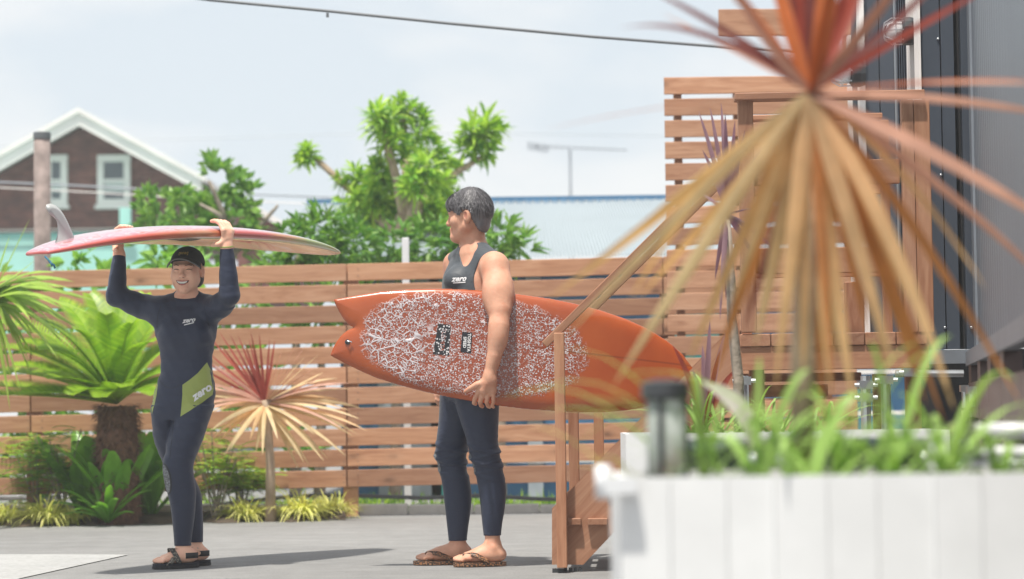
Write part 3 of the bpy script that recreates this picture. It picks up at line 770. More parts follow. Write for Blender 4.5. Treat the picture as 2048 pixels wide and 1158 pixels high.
# --- shrubs behind the fence
def shrub(name, label, blobs, Y, mat, n, leafL, leafW, trunk=None, narrow=True, seed=1, droop=.2, upr=.5, cat='shrub', group=None, trunkmat='trunk_grey'):
    random.seed(seed)
    g = root(name, P(blobs[0][0], 1000, Y), label, cat, group)
    mb = MB()
    for (x, y, rx, ry) in blobs:
        for i in range(int(n * rx * ry / 1600)):
            d = rnd_dir(); q = random.uniform(.45, 1.0)
            c = P(x + d.x * rx * q, y - d.z * ry * q, Y + d.y * rx * Y / FPX * q)
            ax = (d + Vector((0, -.2, upr)) + rnd_dir() * .4).normalized()
            k_ = random.randint(4, 7)
            for k in range(k_):
                dd = (ax + rnd_dir() * .75).normalized(); L = leafL * random.uniform(.7, 1.2)
                ribbon(mb, c, c + dd * L * .5, c + dd * L - Vector((0, 0, L * droop * random.uniform(.3, 1.2))), leafW * random.uniform(.8, 1.2), 2, .3, side=dd.cross(rnd_dir()), prof=oval)
    tag(mb.build('foliage', mat, g), kind='stuff')
    for pts, a, b in (trunk or [([(blobs[0][0], 1000, 0), (blobs[0][0] + 5, blobs[0][1] + 20, 0)], .05, .02)]):
        m2 = MB(); tree_limb(m2, [P(x, y, Y + d) for x, y, d in pts], a, b); m2.build('stem', M[trunkmat], g, True)
    return g
shrub('bushy_tree', 'bright green bushy tree with pale branches beside the brown house', [(440, 365, 38, 50), (425, 330, 22, 26), (495, 395, 22, 40), (330, 425, 62, 42), (290, 400, 28, 24), (400, 440, 60, 50), (470, 440, 60, 50), (520, 455, 22, 30), (440, 410, 50, 40), (300, 470, 40, 40), (420, 500, 90, 36), (360, 395, 28, 24)],
      21.5, M['leaf_shrub'], 19, .13, .05, trunk=[([(450, 1000, 0), (455, 520, 0), (450, 440, -.2), (418, 362, -.3)], .055, .015), ([(455, 500, 0), (440, 430, -.35), (400, 408, -.3)], .03, .012), ([(455, 520, 0), (530, 440, 0), (556, 410, 0)], .03, .012)], seed=4, cat='tree', upr=.7)
for k, (lab, bl, Yk, m, sd) in enumerate([
    ('feathery green shrub filling the gap between the two trees above the fence', [(590, 490, 46, 48), (640, 470, 52, 60), (700, 480, 50, 55), (560, 520, 60, 24), (660, 520, 70, 24)], 18.6, 'leaf_mid', 21),
    ('dark green shrub directly behind the head of the man', [(790, 495, 46, 46), (860, 490, 56, 58), (920, 500, 48, 50), (760, 520, 60, 24), (950, 515, 40, 24)], 18.9, 'leaf_mid', 22),
    ('low green shrub at the right of the neck of the man', [(1000, 478, 38, 40), (1035, 500, 38, 28), (985, 505, 40, 30)], 18.2, 'leaf_shrub', 23)]):
    shrub('garden_shrub', lab, bl, Yk, M[m], 27, .15, .028, seed=sd, droop=.35, group='shrubs rising above the fence')
for k, (lab, bl, sd) in enumerate([
    ('wispy green shrub seen through the fence gaps left of the wooden pole', [(-30, 620, 90, 90), (20, 800, 110, 150)], 31), ('leafy shrub seen through the fence gaps behind the cycad', [(200, 600, 110, 70), (180, 800, 130, 160), (150, 520, 40, 30)], 32),
    ('leafy shrub seen through the fence gaps behind the woman', [(400, 560, 110, 50), (420, 760, 130, 160), (320, 520, 40, 25)], 33), ('leafy shrub seen through the fence gaps behind the tail of the orange board', [(640, 600, 120, 90), (580, 900, 60, 70)], 34)]):
    shrub('hedge_shrub', lab, bl, 18.0 + .25 * k, M['leaf_shrub'], 10, .15, .05, seed=sd, group='hedge shrubs behind the fence')
random.seed(41)
mb = MB()
for i in range(2600):
    x = random.uniform(-200, 1330); p = P(x, 1010, 17 + random.random() * .7); d = Vector((random.uniform(-.5, .5), random.uniform(-.6, .2), 1))
    blade(mb, (p.x, p.y, 0), d, random.uniform(.06, .2), .012, random.uniform(.2, .9), 2)
tag(mb.build('grass', M['leaf_bright'], base=(0, 0, 0)), kind='stuff')

# --- cordyline by the fence
def leaf_obj(parent, mat, base, ctrl, tip, width, nseg=8, name='leaf', **kw):
    mb = MB(); ribbon(mb, base, ctrl, tip, width, nseg, **kw); return mb.build(name, mat, parent, True)
random.seed(5)
CY = 15.85
cor = root('cordyline', PZ(541, 1043), 'spiky cordyline with red upright and straw coloured drooping leaves before the fence', 'cordyline')
cb, ct = P(541, 1042, CY), P(533, 815, CY); mb = MB()
mb.tube([(cb.x, CY, 0.0), P(541, 930, CY), ct, P(531, 800, CY)], [.038, .03, .026, .03], 10); mb.build('trunk', M['trunk_pale'], cor, True)
cc = P(530, 806, CY)
u_ = CY / FPX
for i, (ang, ln) in enumerate([(-48, 165), (-40, 195), (-33, 175), (-28, 165), (-22, 150), (-15, 140), (-9, 150), (-4, 140), (3, 135), (9, 130), (-55, 180), (-60, 165), (-18, 130), (-36, 150)]):
    a = math.radians(ang); d = Vector((math.sin(a), random.uniform(-.35, .3), math.cos(a))).normalized(); L = ln * u_
    leaf_obj(cor, M['leaf_red'], cc, cc + d * L * .5, cc + d * L, .020, side=Vector((1, 0.3, 0)))
for i, (ang, ln, mt) in enumerate([(28, 150, 'p'), (35, 165, 'p'), (42, 160, 's'), (48, 175, 's'), (54, 150, 'p'), (60, 140, 's'), (64, 130, 'p'), (-66, 165, 'p'), (-72, 170, 'p'), (-78, 120, 's'), (-50, 150, 'p'), (20, 140, 'p'), (15, 120, 'p')]):
    a = math.radians(ang); d = Vector((math.sin(a), random.uniform(-.6, .2), math.cos(a))).normalized(); L = ln * u_
    tip = cc + d * L * .97 - Vector((0, 0, L * .05))
    leaf_obj(cor, M['leaf_straw' if mt == 's' else 'leaf_pink'], cc, cc + d * L * .55, tip, .026, side=Vector((.3, .6, .5)))
for (x, y) in [(700, 778), (728, 818), (735, 862), (715, 868), (706, 872), (692, 912), (656, 918), (648, 922), (618, 930), (608, 925), (596, 912), (597, 938), (538, 938), (525, 910), (512, 905), (460, 900), (448, 912), (440, 882), (425, 878), (435, 850), (420, 862), (720, 838), (680, 800), (556, 880), (630, 870), (585, 900), (500, 880), (475, 870), (640, 905), (570, 860), (456, 835), (440, 822), (670, 840)]:
    tip = P(x, y, CY + random.uniform(-.32, .25)); mid = cc.lerp(tip, .5) + Vector((0, random.uniform(-.06, .02), .02 + .10 * abs(tip.x - cc.x)))
    leaf_obj(cor, M[random.choice(['leaf_straw'] * 4 + ['leaf_tan'])], cc + Vector((0, 0, -.01)), mid, tip, .030, side=Vector((.75, .35, .25 * (1 if x > 530 else -1))))

for k in range(16):
    ang = random.choice([-1, 1]) * random.uniform(62, 108); a = math.radians(ang); d = Vector((math.sin(a), random.uniform(-.7, .3), math.cos(a) + .12)).normalized(); L = random.uniform(130, 200) * u_
    leaf_obj(cor, M[random.choice(['leaf_straw', 'leaf_pink', 'leaf_tan'])], cc, cc + d * L * .5 + Vector((0, 0, .03)), cc + d * L * .96 - Vector((0, 0, L * .16)), .024, side=Vector((.3, .6, .5)))
# --- cycad
random.seed(6)
YC = 15.75
cyc = root('cycad', PZ(240, 1040), 'broad bright green cycad on a shaggy brown trunk left of the woman', 'cycad')
cb, ct = P(238, 1030, YC), P(234, 812, YC)
mb = MB(); mb.tube([(cb.x, YC, 0), (cb.x, YC, .25), (ct.x, YC, ct.z * .6), (ct.x, YC, ct.z)], [.15, .135, .14, .12], 18); tk = mb.build('trunk', M['cycad_bark'], cyc, True)
mb = MB()
for i in range(900):
    an = random.uniform(0, 2 * PI); z = random.uniform(.05, ct.z + .02); r = .135
    b0 = Vector((ct.x + math.cos(an) * r * .9, YC + math.sin(an) * r * .9, z)); dn = Vector((math.cos(an), math.sin(an), random.uniform(-.9, .35))).normalized()
    ribbon(mb, b0, b0 + dn * .03, b0 + dn * random.uniform(.045, .075) - Vector((0, 0, .02)), .022, 2, .3, side=Vector((-math.sin(an), math.cos(an), 0)))
o = mesh_obj('leaf_base', [Vector(v) - cyc.location for v in mb.v], mb.f, M['cycad_bark'], tk, base=(0, 0, 0)); tag(o, kind='stuff')
c0 = Vector((ct.x, YC, ct.z + .02))
def frond(base, ctrl, tip, half, n=40, mat='leaf_cycad'):
    mb = MB(); pts = []
    for i in range(13): pts.append(bez(base, ctrl, tip, i / 12))
    mb.tube(pts, [.011 * (1 - .8 * i / 12) for i in range(13)], 5)
    for i in range(n):
        t = .10 + .9 * i / n; p = bez(base, ctrl, tip, t); tg = (bez(base, ctrl, tip, min(1, t + .03)) - bez(base, ctrl, tip, t - .03)).normalized()
        sd = tg.cross(Vector((0, -.35, 1)));
        if sd.length < .1: sd = Vector((1, 0, 0))
        sd.normalize(); nm = sd.cross(tg); nm = nm if nm.z > 0 else -nm
        L = half * (min(1, .45 + 3.2 * (t - .1)) * (1 - max(0, t - .6) / .4 * .60))
        for s in (-1, 1):
            d = (sd * s + tg * .5 + nm * .34).normalized()
            ribbon(mb, p, p + d * L * .5, p + d * L - nm * L * .10, .0165, 2, .12, side=tg, prof=lambda q: (1, .85, .12)[int(round(q * 2))])
    return mb.build('frond', M[mat], cyc)
for (x, y, dep, up) in [(-5, 772, -.1, .05), (20, 745, -.2, .10), (30, 700, .1, .17), (-10, 790, -.3, .04), (48, 735, .0, .14), (62, 690, .1, .2), (20, 655, .25, .28), (90, 650, -.25, .22), (130, 612, .2, .25), (185, 600, .3, .25), (240, 590, .35, .2), (285, 600, .3, .2), (318, 640, .1, .22), (345, 700, .1, .2), (350, 745, -.05, .13), (340, 770, -.15, .1),
                        (160, 668, -.35, .2), (215, 640, -.3, .2), (262, 655, -.35, .2), (300, 690, -.35, .2), (110, 760, -.4, .12), (150, 790, -.5, .12), (300, 790, -.45, .1), (205, 795, -.55, .1), (60, 790, -.3, .08), (250, 775, -.55, .12), (95, 705, -.3, .2)]:
    x, y = 238 + (x - 238) * 1.12, 800 + (y - 800) * 1.06; tip = P(x, y, YC + dep); mid = c0.lerp(tip, .5) + Vector((0, 0, up)) + (Vector((0, dep * .25, 0)))
    frond(c0, mid, tip, .135)

# --- variegated cordyline at the left edge
random.seed(8)
YV = 15.3
var = root('variegated_cordyline', PZ(-30, 1046), 'yellow striped strap leaved plant arching in from the left edge', 'cordyline')
vc = P(-22, 600, YV); mb = MB(); mb.tube([(vc.x, YV, 0), vc], [.05, .04], 10); mb.build('trunk', M['trunk_grey'], var, True)
tips = [(60, 436), (-40, 430), (20, 470), (95, 560), (120, 575), (150, 580), (140, 615), (135, 640), (170, 600), (130, 690), (118, 720), (65, 755), (40, 780), (22, 760), (5, 740), (100, 640), (80, 700), (60, 640), (-60, 700), (-100, 600), (-90, 540), (110, 545), (70, 520), (30, 690), (160, 660), (185, 630), (200, 605), (40, 600), (90, 600), (150, 700), (20, 820), (68, 670), (110, 670), (-20, 760), (50, 560), (140, 560)]
for (x, y) in tips + [(random.uniform(-120, 150), random.uniform(520, 730)) for _ in range(38)]:
    tip = P(x, y, YV + random.uniform(-.35, .35)); mid = vc.lerp(tip, .45) + Vector((0, random.uniform(-.1, .1), .14 if y > 540 else 0.03))
    leaf_obj(var, M['leaf_variegated'], vc + Vector((0, 0, random.uniform(-.05, .08))), mid, tip, random.uniform(.034, .062), side=Vector((.2, .8, .4)))

# --- low plants in the bed
def strap_plant(label, px, py, Y, n, L, w, seed, spread=1.0, mat='leaf_deep', name='strap_leaf_fern', group='broad leaved ferns in the bed'):
    random.seed(seed); g0 = PZ(px, py); base = Vector((g0.x, g0.y, .02))
    g = root(name, base, label, 'fern', group)
    for i in range(n):
        an = -PI / 2 + (i - n / 2) / n * 5.2 + random.uniform(-.3, .3); tl = random.uniform(.15, .95) * spread
        d = Vector((math.cos(an) * tl, math.sin(an) * tl, random.uniform(.7, 1.3))).normalized(); l = L * random.uniform(.65, 1.1)
        tip = base + d * l * .92 + Vector((d.x, d.y, 0)) * l * .2 - Vector((0, 0, l * .22 * tl))
        leaf_obj(g, M[mat], base, base + d * l * .55 + Vector((0, 0, l * .1)), tip, w * random.uniform(.8, 1.15), 8, fold=.35, side=Vector((-d.y, d.x, 0)) if tl > .35 else Vector((1, .2, 0)), prof=lambda t: max(.06, math.sin(PI * (.06 + .9 * t)) ** .6))
strap_plant('tall dark green strap leaved fern left of the cycad trunk', 170, 1045, 15.4, 11, .72, .125, 51, .55)
strap_plant('glossy broad leaved fern right under the cycad trunk', 248, 1046, 15.35, 12, .66, .125, 52, .95)
strap_plant('broad leaved fern squeezed between cycad trunk and woman', 300, 1043, 15.5, 11, .70, .12, 53, .8)
strap_plant('pale green fern standing right in front of the cycad trunk', 232, 1049, 15.2, 13, .70, .115, 55, .8)
strap_plant('low spreading fern at the edge of the asphalt below the cycad', 215, 1051, 15.2, 16, .40, .06, 54, 1.5)
def nandina(label, px, py, Y, H, W_, seed, mat='leaf_nandina'):
    random.seed(seed); g0 = PZ(px, py); base = Vector((g0.x, g0.y, .02)); g = root('feathery_shrub', base, label, 'shrub', 'feathery shrubs in the bed')
    fol = MB()
    for s in range(8):
        top_ = base + Vector((random.uniform(-W_, W_) * .6, random.uniform(-.12, .1), H * random.uniform(.35, .9)))
        mb = MB(); mb.tube([base + Vector((random.uniform(-.03, .03), 0, 0)), base.lerp(top_, .5) + Vector((0, 0, .03)), top_], [.007, .006, .004], 5); mb.build('stem', M['trunk_grey'], g)
        for k in range(11):
            an = random.uniform(0, 2 * PI); d = Vector((math.cos(an), math.sin(an) * .7, random.uniform(.1, .7))).normalized(); st = top_ - Vector((0, 0, random.uniform(0, H * .35))); ln = random.uniform(.6, 1.0) * W_
            tip = st + d * ln - Vector((0, 0, ln * .35))
            for q in range(9):
                t = .15 + .85 * q / 8; p = bez(st, st + d * ln * .55, tip, t); tg = (tip - st).normalized(); sd = tg.cross(Vector((0, 0, 1))).normalized()
                for sg in (-1, 1):
                    dd = (sd * sg + tg * .7 - Vector((0, 0, .15))).normalized(); l = .065 * (1 - .4 * t)
                    ribbon(fol, p, p + dd * l * .5, p + dd * l, .017, 2, .2, side=tg, prof=oval)
    tag(fol.build('foliage', M[mat], g), kind='stuff')
nandina('feathery yellow green shrub at the left end of the bed', 75, 1043, 15.5, .72, .30, 61)
nandina('feathery deep green shrub beside the tall strap leaved fern', 125, 1046, 15.4, .68, .27, 62, 'leaf_mid')
nandina('feathery yellow green shrub right of the legs of the woman', 432, 1043, 15.6, .70, .30, 63)
nandina('small feathery shrub under the drooping cordyline leaves', 480, 1038, 15.8, .50, .24, 64)
def sedge(label, px, py, L, n, seed):
    random.seed(seed); g0 = PZ(px, py); base = Vector((g0.x, g0.y, .01)); g = root('sedge_tuft', base, label, 'grass tuft', 'yellow sedge tufts along the bed edge')
    mb = MB()
    for i in range(n):
        an = random.uniform(0, 2 * PI); tl = random.uniform(.3, 1.6); d = Vector((math.cos(an) * tl, math.sin(an) * tl, 1)).normalized()
        blade(mb, base + Vector((random.uniform(-.05, .05), random.uniform(-.05, .05), 0)), d, L * 1.6 * random.uniform(.6, 1.15), .0115, random.uniform(.5, 1.1), 5)
    tag(mb.build('blades', M['leaf_sedge'], g), kind='stuff')
for a in (('leftmost yellow sedge tuft below the striped strap leaved plant', 10, 1050, .21, 210, 71), ('bright yellow sedge tuft left of the strap leaved ferns', 92, 1051, .25, 260, 72), ('round yellow sedge tuft left of the cordyline trunk', 490, 1043, .21, 260, 73),
          ('wide yellow sedge tuft right of the cordyline trunk', 603, 1041, .24, 260, 74), ('small yellow sedge tuft next to the fence post', 668, 1036, .20, 210, 75), ('ragged yellow sedge tuft between two other tufts at the left', 140, 1050, .17, 130, 76)): sedge(*a)

# ================================================================== near planter and its plants
PY = 4.45
zt = P(1640, 951, PY).z; xL = P(1240, 1000, PY).x; xR = P(2170, 1000, PY).x
plb = root('white_planter', ((xL + xR) / 2, PY, 0), 'long white boarded planter box standing nearest at the right', 'planter')
x = xL
k = 0
while x < xR - .02:
    w = (.092, .105, .086, .098)[k % 4]; x2 = min(x + w, xR)
    mb = MB(); mb.box((x + .0006, PY + (k % 3) * .003, 0.02), (x2 - .0006, PY + .02, zt)); mb.build('front_board', M['white_board'], plb); x = x2; k += 1
mb = MB(); mb.box((xL, PY + .021, 0.02), (xL + .02, PY + .42, zt)); mb.build('end_board', M['white_board'], plb)
mb = MB(); mb.box((xR - .02, PY + .021, 0.02), (xR, PY + .42, zt)); mb.build('end_board', M['white_board'], plb)
mb = MB(); mb.box((xL, PY + .421, 0.02), (xR, PY + .44, zt)); mb.build('back_board', M['white_board'], plb)
mb = MB(); mb.box((xL + .021, PY + .022, .1), (xR - .021, PY + .42, zt - .05)); mb.build('soil_fill', M['soil'], plb)
clp = root('white_clamp', (xL - .02, PY + .05, zt - .03), 'white plastic clamp on the left top corner of the white planter', 'clamp')
a = P(1192, 940, PY + .1); b = P(1262, 995, PY + .1)
mb = MB(); mb.tube([(a.x + .012, a.y - .03, b.z), (a.x + .012, a.y - .03, a.z + .01)], .015, 12); mb.build('tap_knob', M['white_plastic'], clp, True)
mb = MB(); mb.box((a.x + .01, PY - .0, b.z + .012), (xL + .03, PY - .035, a.z - .01)); mb.build('clamp_body', M['white_plastic'], clp)
lan = root('garden_lantern', P(1330, 955, 4.6), 'clear garden lantern with a black cap standing in the planter', 'lantern')
c = P(1333, 930, 4.6)
zc0, zc1 = P(1333, 800, 4.6).z, P(1333, 765, 4.6).z
mb = MB(); mb.lathe((c.x, c.y, 0), [(.042, zc0), (.047, zc0 + .008), (.045, zc1), (.02, zc1 + .006)], 18); mb.build('cap', M['black_plastic'], lan)
gl = NB('lantern_glass'); gl.set((.72, .78, .74, 1), .25, 0, .5, Transmission__Weight=.65, IOR=1.15); M['lantern_glass'] = gl.mat
mb = MB(); mb.lathe((c.x, c.y, 0), [(.036, zt - .05), (.036, zc0)], 18); mb.build('shade', M['lantern_glass'], lan, True)
for an in (.3, 2.4, 4.4):
    mb = MB(); q = (c.x + .04 * math.cos(an), c.y + .04 * math.sin(an)); mb.tube([(q[0], q[1], zt - .05), (q[0], q[1], zc0)], .006, 6); mb.build('post', M['black_plastic'], lan)
# strap-leaved plants in the planter
def strap_clump(label, px, Y, z, n, L, w, seed, mat='leaf_strap', lean=0.0, dpx=0):
    random.seed(seed); b = P(px, 960, Y); base = Vector((b.x, Y, z)); g = root('strap_leaf_plant', base, label, 'plant', 'strap leaved plants in the planters')
    for i in range(n):
        an = random.uniform(0, 2 * PI); tl = random.uniform(.2, 1.15); d = Vector((math.cos(an) * tl + lean, math.sin(an) * tl * .35 + .12, 1.0)).normalized(); l = L * random.choice((.45, .6, .75, .9, 1.15)) * random.uniform(.85, 1.1); dr = random.uniform(.3, 1.3)
        st = base + Vector((random.uniform(-.03, .03), random.uniform(-.03, .03), 0)); tip = st + d * l * .8 + Vector((d.x, d.y, 0)) * l * .45 - Vector((0, 0, l * .42 * dr))
        leaf_obj(g, M[mat], st, st + d * l * .62, tip, w * random.uniform(.7, 1.2), 7, side=Vector((-d.y, d.x, .0)) if tl > .3 else Vector((1, 0, 0)))
zs = zt - .05
strap_clump('green strap leaved plant next to the lantern in the white planter', 1420, 4.62, zs, 17, .50, .017, 81)
strap_clump('green strap leaved plant left of the thick cordyline trunk', 1530, 4.56, zs, 18, .48, .016, 82)
strap_clump('green strap leaved plant right of the thick cordyline trunk', 1680, 4.60, zs, 18, .50, .018, 83)
strap_clump('green strap leaved plant with broad bright leaves before the pipe clamps', 1790, 4.58, zs, 15, .42, .020, 84)
strap_clump('green strap leaved plant below the corner of the ribbed wall', 1890, 4.62, zs, 15, .46, .018, 85)
strap_clump('green strap leaved plant at the right end of the white planter', 2000, 4.66, zs, 12, .30, .02, 86)
strap_clump('short strap leaved tuft at the front edge of the white planter', 1600, 4.50, zs, 14, .40, .02, 87)
strap_clump('thin leaved tuft rising behind the lantern cap', 1290, 4.66, zs, 6, .36, .008, 88, 'leaf_sedge', -.2)
# --- large cordyline in the planter
random.seed(9)
GY = 4.76
big = root('cordyline', P(1604, 962, GY), 'large cordyline with orange upper and tan hanging leaves rising from the white planter', 'cordyline')
tb, tt = P(1606, 962, GY), P(1622, 200, GY)
mb = MB(); mb.tube([(tb.x, GY, zs - .02), P(1606, 700, GY), P(1614, 460, GY), P(1619, 330, GY)], [.026, .025, .022, .014], 12); mb.build('trunk', M['trunk_pale'], big, True)
gc = P(1622, 185, GY)
def gleaf(mat, mid, tip, w, dm=0.0, dt=0.0, base=None, side=(1, .25, 0)):
    dm, dt = (dm + .06) * .8, (dt + .10) * .8; m_ = P(mid[0], mid[1], GY + dm); t_ = P(tip[0], tip[1], GY + dt)
    b_ = gc if base is None else P(base[0], base[1], GY)
    t_ = m_ + (t_ - m_) * 1.18; w = w * (.66 if tip[1] < 0 else .85); m_ = m_.lerp((b_ + t_) * .5, .45); c_ = m_ * 2 - (b_ + t_) * .5
    leaf_obj(big, M[mat], b_, c_, t_, w, 12, side=Vector(side), fold=.3)
for a in [('leaf_maroon', (1480, 70), (1320, -10), .030, -.05, -.1), ('leaf_pink', (1520, 80), (1445, -60), .034, -.1, -.2), ('leaf_pink', (1500, 120), (1350, 40), .022, .1, .2), ('leaf_orange', (1560, 30), (1520, -190), .05, -.05, -.1),
          ('leaf_red', (1600, 20), (1580, -230), .046, .05, .1), ('leaf_maroon', (1625, 10), (1640, -240), .05, .12, .2), ('leaf_orange', (1655, 40), (1690, -170), .05, -.12, -.2), ('leaf_orange', (1640, 0), (1665, -180), .036, .0, .05),
          ('leaf_red', (1700, 40), (1760, -150), .045, .1, .15), ('leaf_pink', (1740, 50), (1850, -110), .042, -.1, -.2), ('leaf_maroon', (1760, 80), (1900, -60), .03, .1, .2), ('leaf_red', (1800, 70), (1960, -15), .026, 0, .05),
          ('leaf_maroon', (1590, 60), (1500, -140), .04, .15, .3), ('leaf_maroon', (1690, 30), (1810, -200), .04, .2, .35), ('leaf_maroon', (1610, 90), (1560, -120), .05, .1, .2), ('leaf_red', (1655, 90), (1725, -100), .045, .1, .2)]: gleaf(*a)
for a in [('leaf_pink', (1830, 152), (2070, 166), .026, -.1, -.15), ('leaf_orange', (1880, 150), (2050, 160), .022, -.12, -.2), ('leaf_pink', (1880, 185), (2120, 232), .024, .0, .05), ('leaf_pink', (1860, 285), (2110, 450), .048, -.12, -.2), ('leaf_pink', (1900, 370), (2090, 560), .026, .05, .1),
          ('leaf_pink', (1370, 200), (1130, 250), .018, .1, .2), ('leaf_ochre', (1840, 440), (2010, 750), .03, -.02, -.05), ('leaf_tan', (1790, 440), (1890, 760), .042, -.1, -.18), ('leaf_ochre', (1745, 430), (1835, 750), .05, .05, .1),
          ('leaf_tan', (1700, 420), (1775, 690), .046, -.12, -.2), ('leaf_ochre', (1680, 400), (1730, 640), .034, .1, .15), ('leaf_tan', (1655, 430), (1700, 760), .044, -.05, -.1), ('leaf_straw', (1640, 400), (1672, 680), .036, .05, .1),
          ('leaf_tan', (1600, 400), (1560, 700), .046, -.12, -.2), ('leaf_straw', (1580, 390), (1520, 650), .045, .0, .0), ('leaf_ochre', (1545, 390), (1440, 720), .044, .08, .15), ('leaf_tan', (1530, 370), (1395, 680), .04, .02, .05), ('leaf_straw', (1490, 360), (1270, 705), .042, -.1, -.2),
          ('leaf_tan', (1460, 330), (1150, 560), .04, .0, -.05), ('leaf_straw', (1480, 300), (1180, 620), .034, -.08, -.15), ('leaf_straw', (1440, 320), (1230, 500), .03, .1, .15), ('leaf_tan', (1510, 340), (1310, 560), .038, .05, .1),
          ('leaf_tan', (1616, 440), (1608, 700), .042, -.1, -.14), ('leaf_straw', (1632, 420), (1655, 720), .036, -.08, -.1), ('leaf_straw', (1565, 330), (1480, 560), .04, -.03, -.03), ('leaf_ochre', (1630, 450), (1645, 800), .028, .1, .15), ('leaf_tan', (1720, 330), (1800, 560), .045, -.05, -.1), ('leaf_maroon', (1590, 350), (1500, 620), .03, .15, .25), ('leaf_ochre', (1760, 480), (1870, 790), .03, .1, .2)]: gleaf(*a, side=(.9, .3, .15))
random.seed(19)
for k in range(16):
    ang = random.choice([random.uniform(-175, -125), random.uniform(125, 178), random.uniform(150, 178), random.uniform(-60, 60)])
    a = math.radians(ang); L = random.uniform(.34, .56); dy_ = random.uniform(-.1, .6)
    d = Vector((math.sin(a), dy_, math.cos(a))).normalized(); dn = abs(ang) > 90
    mt = random.choice(['leaf_tan', 'leaf_ochre', 'leaf_pink', 'leaf_tan']) if abs(ang) > 60 else random.choice(['leaf_red', 'leaf_maroon', 'leaf_orange', 'leaf_pink'])
    st_ = gc + d * .012; out = Vector((d.x, d.y, 0)); tip = st_ + d * L * .9 - Vector((0, 0, L * (.22 if abs(ang) > 50 else .02)))
    leaf_obj(big, M[mt], st_, st_ + d * L * .5 + Vector((0, 0, L * .05 if abs(ang) > 50 else 0)), tip, random.uniform(.018, .03), 12, side=Vector((.8, .4, .25)), fold=.3)
# --- far planter
FPY = 9.3
zf = P(1400, 866, FPY).z; xa, xb = P(1252, 900, FPY).x, P(1900, 900, FPY).x
fpl = root('white_planter', ((xa + xb) / 2, FPY, 0), 'white planter box farther back with a thin purple leaved cordyline', 'planter')
for nm, lo, hi in (('front_board', (xa, FPY, .02), (xb, FPY + .02, zf)), ('back_board', (xa, FPY + .45, .02), (xb, FPY + .47, zf)), ('end_board', (xa, FPY + .021, .02), (xa + .02, FPY + .449, zf)), ('end_board', (xb - .02, FPY + .021, .02), (xb, FPY + .449, zf)), ('soil_fill', (xa + .021, FPY + .021, .1), (xb - .021, FPY + .449, zf - .04))):
    mb = MB(); mb.box(lo, hi); mb.build(nm, M['soil' if nm == 'soil_fill' else 'white_board'], fpl)
for i, (px, n_, L_) in enumerate(((1395, 24, .34), (1440, 26, .38), (1500, 24, .32), (1560, 20, .3), (1640, 20, .32))):
    strap_clump(['grassy plant at the left end of the farther planter', 'grassy plant below the purple cordyline', 'grassy plant right of the purple cordyline', 'grassy plant farther right in the back planter', 'grassy plant in the back planter under the deck'][i], px, FPY + .15, zf - .04, n_, L_, .014, 91 + i, 'leaf_strap')
random.seed(12)
YP = FPY + .25
pc = root('cordyline', P(1477, 870, YP), 'thin purple leaved cordyline on a bare stem in the farther planter', 'cordyline')
mb = MB(); mb.tube([P(1480, 880, YP), P(1477, 760, YP), P(1464, 640, YP), P(1462, 560, YP), P(1455, 440, YP)], [.023, .022, .02, .018, .012], 9); mb.build('trunk', M['trunk_grey'], pc, True)
p0 = P(1455, 430, YP)
for (x, y) in [(1397, 222), (1420, 215), (1442, 205), (1450, 225), (1470, 240), (1490, 260), (1405, 300), (1420, 330), (1380, 380), (1400, 470), (1430, 560), (1452, 600), (1500, 350), (1520, 300), (1530, 420), (1510, 520), (1440, 640), (1550, 500)]:
    t_ = P(x, y, YP + random.uniform(-.15, .15)); leaf_obj(pc, M['leaf_purple'], p0, p0.lerp(t_, .5) + Vector((0, 0, .03)), t_, .026, 8, side=Vector((.8, .5, 0)))
yc = root('cordyline', P(1400, 870, YP - .1), 'young reddish cordyline with a few upright leaves in the farther planter', 'cordyline')
p0 = P(1410, 850, YP - .1)
for (x, y, m) in [(1345, 690, 'leaf_red'), (1362, 720, 'leaf_red'), (1420, 640, 'leaf_purple'), (1405, 690, 'leaf_purple'), (1450, 665, 'leaf_purple'), (1440, 700, 'leaf_red'), (1385, 740, 'leaf_purple'), (1470, 740, 'leaf_red')]:
    t_ = P(x, y, YP + random.uniform(-.15, .05)); leaf_obj(yc, M[m], p0, p0.lerp(t_, .5) + Vector((0, 0, .05)), t_, .03, 8, side=Vector((.8, .5, 0)))
# dry leaf plume, dark tub and pipes between the planters
dl = [P(1415, 770, 5.4), P(1450, 785, 5.4), P(1490, 822, 5.4)]
mb = MB(); ribbon(mb, P(1500, 900, 5.4), P(1500, 800, 5.4), P(1405, 765, 5.4), .05, 10, side=Vector((.2, .4, .9)), prof=oval); 
tag(mb.build('dry_leaf', M['leaf_dry'], base=P(1500, 900, 5.4), smooth=True), 'pale dried leaf curling over the rim of the dark tub', 'leaf')
tubx0, tubx1 = P(1312, 900, 5.6).x, P(1900, 900, 5.6).x; ztub = P(1500, 885, 5.6).z; cx = (tubx0 + tubx1) / 2; rx = (tubx1 - tubx0) / 2
tub = root('plastic_tub', (cx, 5.9, 0), 'dark green plastic tub standing between the two white planters', 'tub')
def oval_ring(r, z, n=28): return [(cx + math.cos(2 * PI * k / n) * rx * r, 5.9 + math.sin(2 * PI * k / n) * .3 * r, z) for k in range(n)]
mb = MB(); rings = [oval_ring(.82, 0), oval_ring(.96, ztub - .03), oval_ring(1.0, ztub - .03), oval_ring(1.0, ztub), oval_ring(.95, ztub), oval_ring(.8, .05)]
mb.add([p for r in rings for p in r], [(i * 28 + k, i * 28 + (k + 1) % 28, (i + 1) * 28 + (k + 1) % 28, (i + 1) * 28 + k) for i in range(5) for k in range(28)] + [tuple(range(5 * 28, 6 * 28))])
mb.build('tub_body', M['dark_tub'], tub, True)
